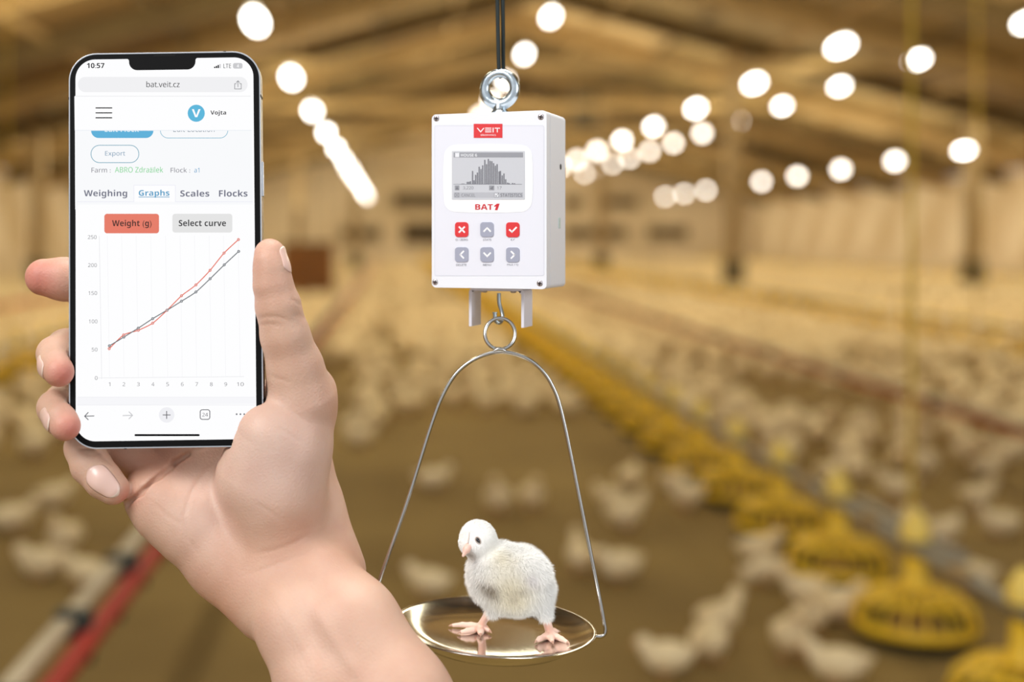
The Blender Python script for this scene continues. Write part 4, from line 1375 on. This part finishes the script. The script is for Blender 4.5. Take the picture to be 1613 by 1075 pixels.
leg((772, 962), 18, (757, 994), 7.5, 6.2, [[(742, 992, 5.5), (728, 990.5, 5), (714, 990, 3.5)], [(745, 999, 5.5), (736, 1000, 5), (727, 1000.5, 3.5)], [(757, 1002, 5), (757, 1003.5, 4)], [(764, 996, 5), (770, 999, 4)]])
leg((857, 966), 24, (866, 1004), 9.5, 7.0, [[(858, 1010, 5.5), (850, 1013, 5), (846, 1014.5, 3.5)], [(868, 1012, 5.5), (870, 1016, 4)], [(876, 1010, 5.5), (884, 1013, 5), (892, 1016, 3.5)], [(872, 1001, 5), (877, 1000, 4)]])

# ------------------------------------------------------------------ the hand and forearm that hold the phone
YB = Y0
K = YB / F
HS = 0.0007
s = SDF((-0.179, 0.53, 0.968), (0.05, 0.64, 1.205), HS)
def R2(n): return n * K
def path(pts, k=10):
    """(px, py, d, r) chain"""
    s.path([D(p[0], p[1], p[2]) for p in pts], [R2(p[3]) for p in pts], R2(k))
path([(86, 558, -10, 28.5), (104, 549, -58, 31), (160, 548, -84, 34), (250, 590, -94, 38), (330, 660, -94, 44)], 7)
path([(87, 643, -2, 28.5), (100, 634, -56, 30), (150, 636, -82, 33), (230, 670, -90, 38), (300, 740, -84, 46)], 7)
M = wm(ph)
Rm = np.array(M.to_3x3())
s.rbox(M @ Vector((0.0, thk / 2 - 0.012, 0)), (hwp + 0.0006, thk / 2 + 0.0124, hhp + 0.0002), Rm, 0.001, R2(3), True)
# forearm: two bones side by side
path([(468, 905, -6, 70), (515, 990, 72, 68), (575, 1100, 118, 74), (670, 1250, 120, 84)], 0)
path([(494, 905, -8, 62), (554, 985, 74, 70), (628, 1100, 120, 76), (725, 1260, 120, 84)], 22)
path([(428, 905, -8, 62), (466, 985, 68, 60), (508, 1085, 110, 66), (590, 1230, 116, 82)], 20)
# palm
path([(243, 778, -36, 49), (262, 796, -34, 55), (300, 822, -32, 62), (360, 880, -26, 66), (430, 945, 4, 68)], 20)     # little finger side
path([(300, 700, -78, 50), (360, 800, -66, 62), (440, 900, -44, 70)], 26)
path([(360, 640, -92, 46), (410, 780, -78, 60), (470, 900, -48, 66)], 26)
path([(415, 640, -96, 44), (470, 780, -84, 50), (500, 880, -56, 56)], 26)
path([(478, 690, -78, 40), (492, 800, -74, 48), (522, 900, -44, 56)], 20)  # index side of the hand's back
# ball of the thumb
path([(470, 640, -8, 58), (448, 705, -6, 72), (432, 770, -10, 78), (440, 850, -22, 74)], 24)
path([(420, 682, 30, 46), (402, 745, 8, 60)], 24)
# thumb
path([(425, 401, 34, 24.5), (428, 425, 38, 27), (431, 450, 38, 29.5), (438, 482, 35, 34.5), (449, 530, 26, 38.5), (463, 580, 10, 46), (474, 628, -2, 56)], 8)
path([(422, 412, 44, 20), (424, 450, 44, 23)], 8)
path([(498, 612, -22, 30), (496, 650, -22, 34)], 14)
# index, lying behind the phone, its tip past the edge
path([(69, 437, -62, 30), (100, 440, -64, 34), (160, 448, -72, 36), (240, 480, -84, 38), (330, 560, -92, 42), (380, 640, -92, 46)], 10)
# middle and ring: round the edge
path([(93, 586, 44, 23.5), (89, 576, 26, 27.5), (86, 558, -10, 28.5)], 3)
path([(103, 671, 50, 23.5), (97, 660, 36, 27), (87, 643, -2, 28.5)], 3)
# little finger under the corner
path([(178, 770, 8, 25.5), (163, 757, 6, 28.5), (143, 733, -6, 31), (132, 706, -22, 30), (150, 690, -60, 31), (205, 712, -76, 38), (262, 752, -72, 46)], 7)
# slot for the phone: the flesh flattens on it
M = wm(ph)
Rm = np.array(M.to_3x3())
s.rbox(M @ Vector((0, thk / 2, 0)), (hwp + 0.0008, thk / 2 + 0.0008, hhp + 0.0008), Rm, 0.002, R2(4), True)
# creases
def crease(pts, r, k=5):
    """a fine groove along the surface seen at these pixels: (px, py) list"""
    V0 = []
    for a, b in pts:
        o = np.array((0, 0, CZ)); dr = np.array(((a - VX) / F, 1, -(b - VY) / F))
        ys = np.arange(0.53, 0.64, HS)
        q = o + dr * ys[:, None]
        ii = np.round((q - s.lo) / HS).astype(int)
        ok = ((ii >= 0) & (ii < s.n)).all(1)
        v = np.full(len(ys), 1.0); v[ok] = s.f[tuple(ii[ok].T)]
        w = np.argmax(v < 0)
        if v[w] < 0: V0.append(q[w] + dr * R2(r * 0.3))
    for i in range(len(V0) - 1):
        s.cap(V0[i], V0[i + 1], R2(r), R2(r), R2(k), True)
crease([(186, 806), (200, 796), (222, 777), (250, 752), (276, 730), (296, 716)], 4.6, 4)
V, Q = s.mesh()
# stay inside the phone-free side; keep it smooth
V = relax(V, Q, 2, 0.5)
Rinv = np.array(M.inverted())
LINES_ = [  # fine skin lines: pixels, depth, half width
    ([(304, 710), (330, 704), (362, 702)], 1.6, 4), ([(352, 716), (322, 744), (300, 778), (290, 812), (296, 850), (318, 880)], 1.2, 4),
    ([(404, 872), (430, 868), (460, 858), (490, 840)], 1.1, 4), ([(380, 910), (420, 896), (462, 880), (500, 868)], 0.8, 4),
    ([(452, 892), (490, 950), (540, 1030), (580, 1080)], -1.6, 11), ([(414, 905), (450, 965), (490, 1040), (510, 1075)], -1.0, 9), ([(434, 900), (470, 960), (512, 1034)], 1.0, 9),
    ([(240, 790), (262, 812), (290, 830)], 0.7, 3.5), ([(402, 504), (420, 499), (440, 500), (458, 506)], 1.1, 3.2), ([(404, 514), (424, 511), (444, 514)], 0.7, 3),
    ([(455, 470), (470, 478), (482, 486)], 0.9, 3), ([(462, 496), (474, 498), (488, 506)], 0.7, 3), ([(420, 590), (440, 598), (462, 604)], 0.8, 4),
    ([(436, 640), (462, 650), (490, 668)], 0.6, 3.2), ([(432, 672), (456, 684), (480, 702)], 0.6, 3.2), ([(398, 790), (424, 806), (446, 824)], 0.6, 3.2),
    ([(260, 742), (276, 770), (284, 800)], 0.6, 3.5), ([(128, 712), (144, 718), (160, 712)], 1.0, 3), ([(124, 722), (138, 730)], 0.7, 3),
    ([(66, 560), (72, 552), (84, 548)], 0.6, 3), ([(66, 640), (76, 630), (90, 628)], 0.7, 3)]
e1 = V[Q[:, 2]] - V[Q[:, 0]]; e2 = V[Q[:, 3]] - V[Q[:, 1]]
nrm = np.zeros_like(V)
for i in range(4): np.add.at(nrm, Q[:, i], np.cross(e1, e2))
nrm /= np.linalg.norm(nrm, axis=1)[:, None] + 1e-12
pxv = VX + F * V[:, 0] / V[:, 1]; pyv = VY - F * (V[:, 2] - CZ) / V[:, 1]
front = nrm[:, 1] < 0.15
for pts, dep, hw_ in LINES_:
    best = np.full(len(V), 1e3)
    L_ = np.array(pts, float)
    tot = len(L_) - 1
    fade = np.zeros(len(V))
    for i in range(tot):
        a_, b_ = L_[i], L_[i + 1]
        ab = b_ - a_
        t = np.clip(((pxv - a_[0]) * ab[0] + (pyv - a_[1]) * ab[1]) / (ab @ ab), 0, 1)
        d = np.hypot(pxv - a_[0] - t * ab[0], pyv - a_[1] - t * ab[1])
        m = d < best
        best[m] = d[m]; fade[m] = ((i + t) / tot)[m]
    amt = dep * K * np.exp(-(best / hw_) ** 2) * np.clip(np.sin(np.pi * np.clip(fade, 0.04, 0.96)) * 1.6, 0, 1) * front
    V = V - nrm * amt[:, None]
L = V @ Rinv[:3, :3].T + Rinv[:3, 3]
ins = (np.abs(L[:, 0]) < hwp) & (np.abs(L[:, 2]) < hhp) & (L[:, 1] > -0.0002) & (L[:, 1] < thk)
skin = bpy.data.materials.new('skin')
skin.use_nodes = True
nt = skin.node_tree
b = nt.nodes['Principled BSDF']
b.inputs['Roughness'].default_value = 0.5
b.inputs['Specular IOR Level'].default_value = 0.35
b.inputs['Subsurface Weight'].default_value = 0.22
b.inputs['Subsurface Radius'].default_value = (1.0, 0.35, 0.18)
b.inputs['Subsurface Scale'].default_value = 0.004
at = nt.nodes.new('ShaderNodeAttribute'); at.attribute_name = 'tint'
tc = nt.nodes.new('ShaderNodeTexCoord')
n1 = nt.nodes.new('ShaderNodeTexNoise'); n1.inputs['Scale'].default_value = 55; n1.inputs['Detail'].default_value = 6
nt.links.new(tc.outputs['Object'], n1.inputs['Vector'])
mx = nt.nodes.new('ShaderNodeMix'); mx.data_type = 'RGBA'; mx.blend_type = 'MULTIPLY'
mx.inputs[0].default_value = 0.6
rp = nt.nodes.new('ShaderNodeValToRGB')
rp.color_ramp.elements[0].position = 0.3; rp.color_ramp.elements[1].position = 0.7
rp.color_ramp.elements[0].color = (0.86, 0.76, 0.74, 1); rp.color_ramp.elements[1].color = (1, 1, 1, 1)
nt.links.new(n1.outputs['Fac'], rp.inputs['Fac'])
nt.links.new(at.outputs['Color'], mx.inputs[6]); nt.links.new(rp.outputs['Color'], mx.inputs[7])
nt.links.new(mx.outputs[2], b.inputs['Base Color'])
n2 = nt.nodes.new('ShaderNodeTexNoise'); n2.inputs['Scale'].default_value = 900; n2.inputs['Detail'].default_value = 4
v2 = nt.nodes.new('ShaderNodeTexVoronoi'); v2.inputs['Scale'].default_value = 520; v2.feature = 'DISTANCE_TO_EDGE'
wv = nt.nodes.new('ShaderNodeTexNoise'); wv.inputs['Scale'].default_value = 90; wv.inputs['Detail'].default_value = 3
for q in (n2, v2, wv): nt.links.new(tc.outputs['Object'], q.inputs['Vector'])
ad = nt.nodes.new('ShaderNodeMath'); ad.operation = 'ADD'
ad2 = nt.nodes.new('ShaderNodeMath'); ad2.operation = 'ADD'
nt.links.new(n2.outputs['Fac'], ad.inputs[0]); nt.links.new(v2.outputs['Distance'], ad.inputs[1])
nt.links.new(ad.outputs[0], ad2.inputs[0]); nt.links.new(wv.outputs['Fac'], ad2.inputs[1])
bp = nt.nodes.new('ShaderNodeBump'); bp.inputs['Strength'].default_value = 0.35; bp.inputs['Distance'].default_value = 0.0004
nt.links.new(ad2.outputs[0], bp.inputs['Height']); nt.links.new(bp.outputs['Normal'], b.inputs['Normal'])
hand_me = np_mesh('person', V, Q, skin)
base = srgb(208, 171, 149)
redt, warm, pale, skin_shade = srgb(204, 124, 110), srgb(206, 154, 126), srgb(228, 203, 192), srgb(184, 132, 108)  # the last tone paints shade under the phone and along the arm's edge
sp = [(D(60, 440, -40), R2(44), redt, 0.85), (D(100, 592, 58), R2(26), redt, 0.95), (D(112, 676, 62), R2(26), redt, 0.95), (D(198, 785, 20), R2(18), redt, 0.7),
      (D(418, 420, 28), R2(34), redt, 0.45), (D(405, 470, 20), R2(30), redt, 0.4), (D(515, 640, -20), R2(40), warm, 0.7), (D(430, 720, 60), R2(80), pale, 0.6),
      (D(250, 735, -30), R2(52), skin_shade, 0.8), (D(345, 960, 20), R2(50), warm, 0.7), (D(520, 1000, 60), R2(70), pale, 0.4), (D(560, 880, 10), R2(60), skin_shade, 0.5),
      (D(640, 980, 10), R2(70), skin_shade, 0.5), (D(418, 580, -60), R2(24), redt, 0.8), (D(330, 800, 10), R2(60), pale, 0.4), (D(470, 840, 50), R2(40), warm, 0.4), (D(400, 890, 50), R2(50), warm, 0.35)]
set_tint(hand_me, tint_at(V, None, sp, base))
hand = link('person', hand_me)
tag(hand, "person's bare hand and forearm reaching in from below, gripping the smartphone, palm toward the camera", 'person')
hb_ = BVHTree.FromPolygons([tuple(v) for v in V], [tuple(int(i) for i in f) for f in Q])
nail_m = mat('fingernail', srgb(228, 188, 174), 0.3, coat=0.15, sss=0.1)
tip_m = mat('fingernail_edge', srgb(238, 216, 202), 0.35)
def nail(ax0, ax1, nd, th, name='fingernail'):
    """curved plate over the finger whose bone runs ax0 - ax1; nd: outward direction; th: half angle it covers"""
    A_, B_ = Vector(ax0), Vector(ax1)
    ax = B_ - A_
    n = Vector(nd).normalized()
    n = (n - ax.normalized() * n.dot(ax.normalized())).normalized()
    sd = ax.normalized().cross(n)
    nu, nv = 14, 14
    vs, fs, mi = [], [], []
    for j in range(nv + 1):
        v = j / nv
        tt = th * (1 - max(0, (0.2 - v) / 0.2) ** 2 * 0.5) * (1 - max(0, (v - 0.8) / 0.2) ** 2 * 0.3)
        for i in range(nu + 1):
            u = -1 + 2 * i / nu
            vv = v + (0.10 * (1 - u * u) * v if v > 0.6 else -0.08 * (1 - u * u) * (1 - v / 0.6))
            c = A_ + ax * vv
            dr = n * math.cos(u * tt) + sd * math.sin(u * tt)
            h, hn, _, _ = hb_.ray_cast(c + dr * R2(37), -dr)
            if h is None or (h - c).length > R2(36): h = c + dr * R2(20)
            edge = 1 - abs(u) ** 6
            vs.append(h + dr * (R2(0.9) * edge * (0.4 + 0.6 * min(1, v * 5)) + R2(0.05)))
    W_ = nu + 1
    for j in range(nv):
        for i in range(nu):
            fs.append((j * W_ + i, j * W_ + i + 1, (j + 1) * W_ + i + 1, (j + 1) * W_ + i)); mi.append(1 if j >= nv - 1 else 0)
    m = MB(); m.v = [tuple(v) for v in vs]; m.f = fs; m.mi = mi
    o = m.build(name, [nail_m, tip_m], hand, smooth=True, angle=False)
    so = o.modifiers.new('t', 'SOLIDIFY'); so.thickness = R2(1.0); so.offset = 0
    return o
nail(D(151, 744, 0), D(187, 779, 11), (-0.05, -1, 0.3), 0.64)
nail(D(91, 650, 18), D(101, 668, 46), (-0.72, -0.68, -0.1), 0.58)
nail(D(88, 568, 12), D(92, 584, 42), (-0.88, -0.46, -0.1), 0.55)
nail(D(429, 430, 38), D(425.5, 394, 35), (0.97, -0.2, 0.1), 0.62)
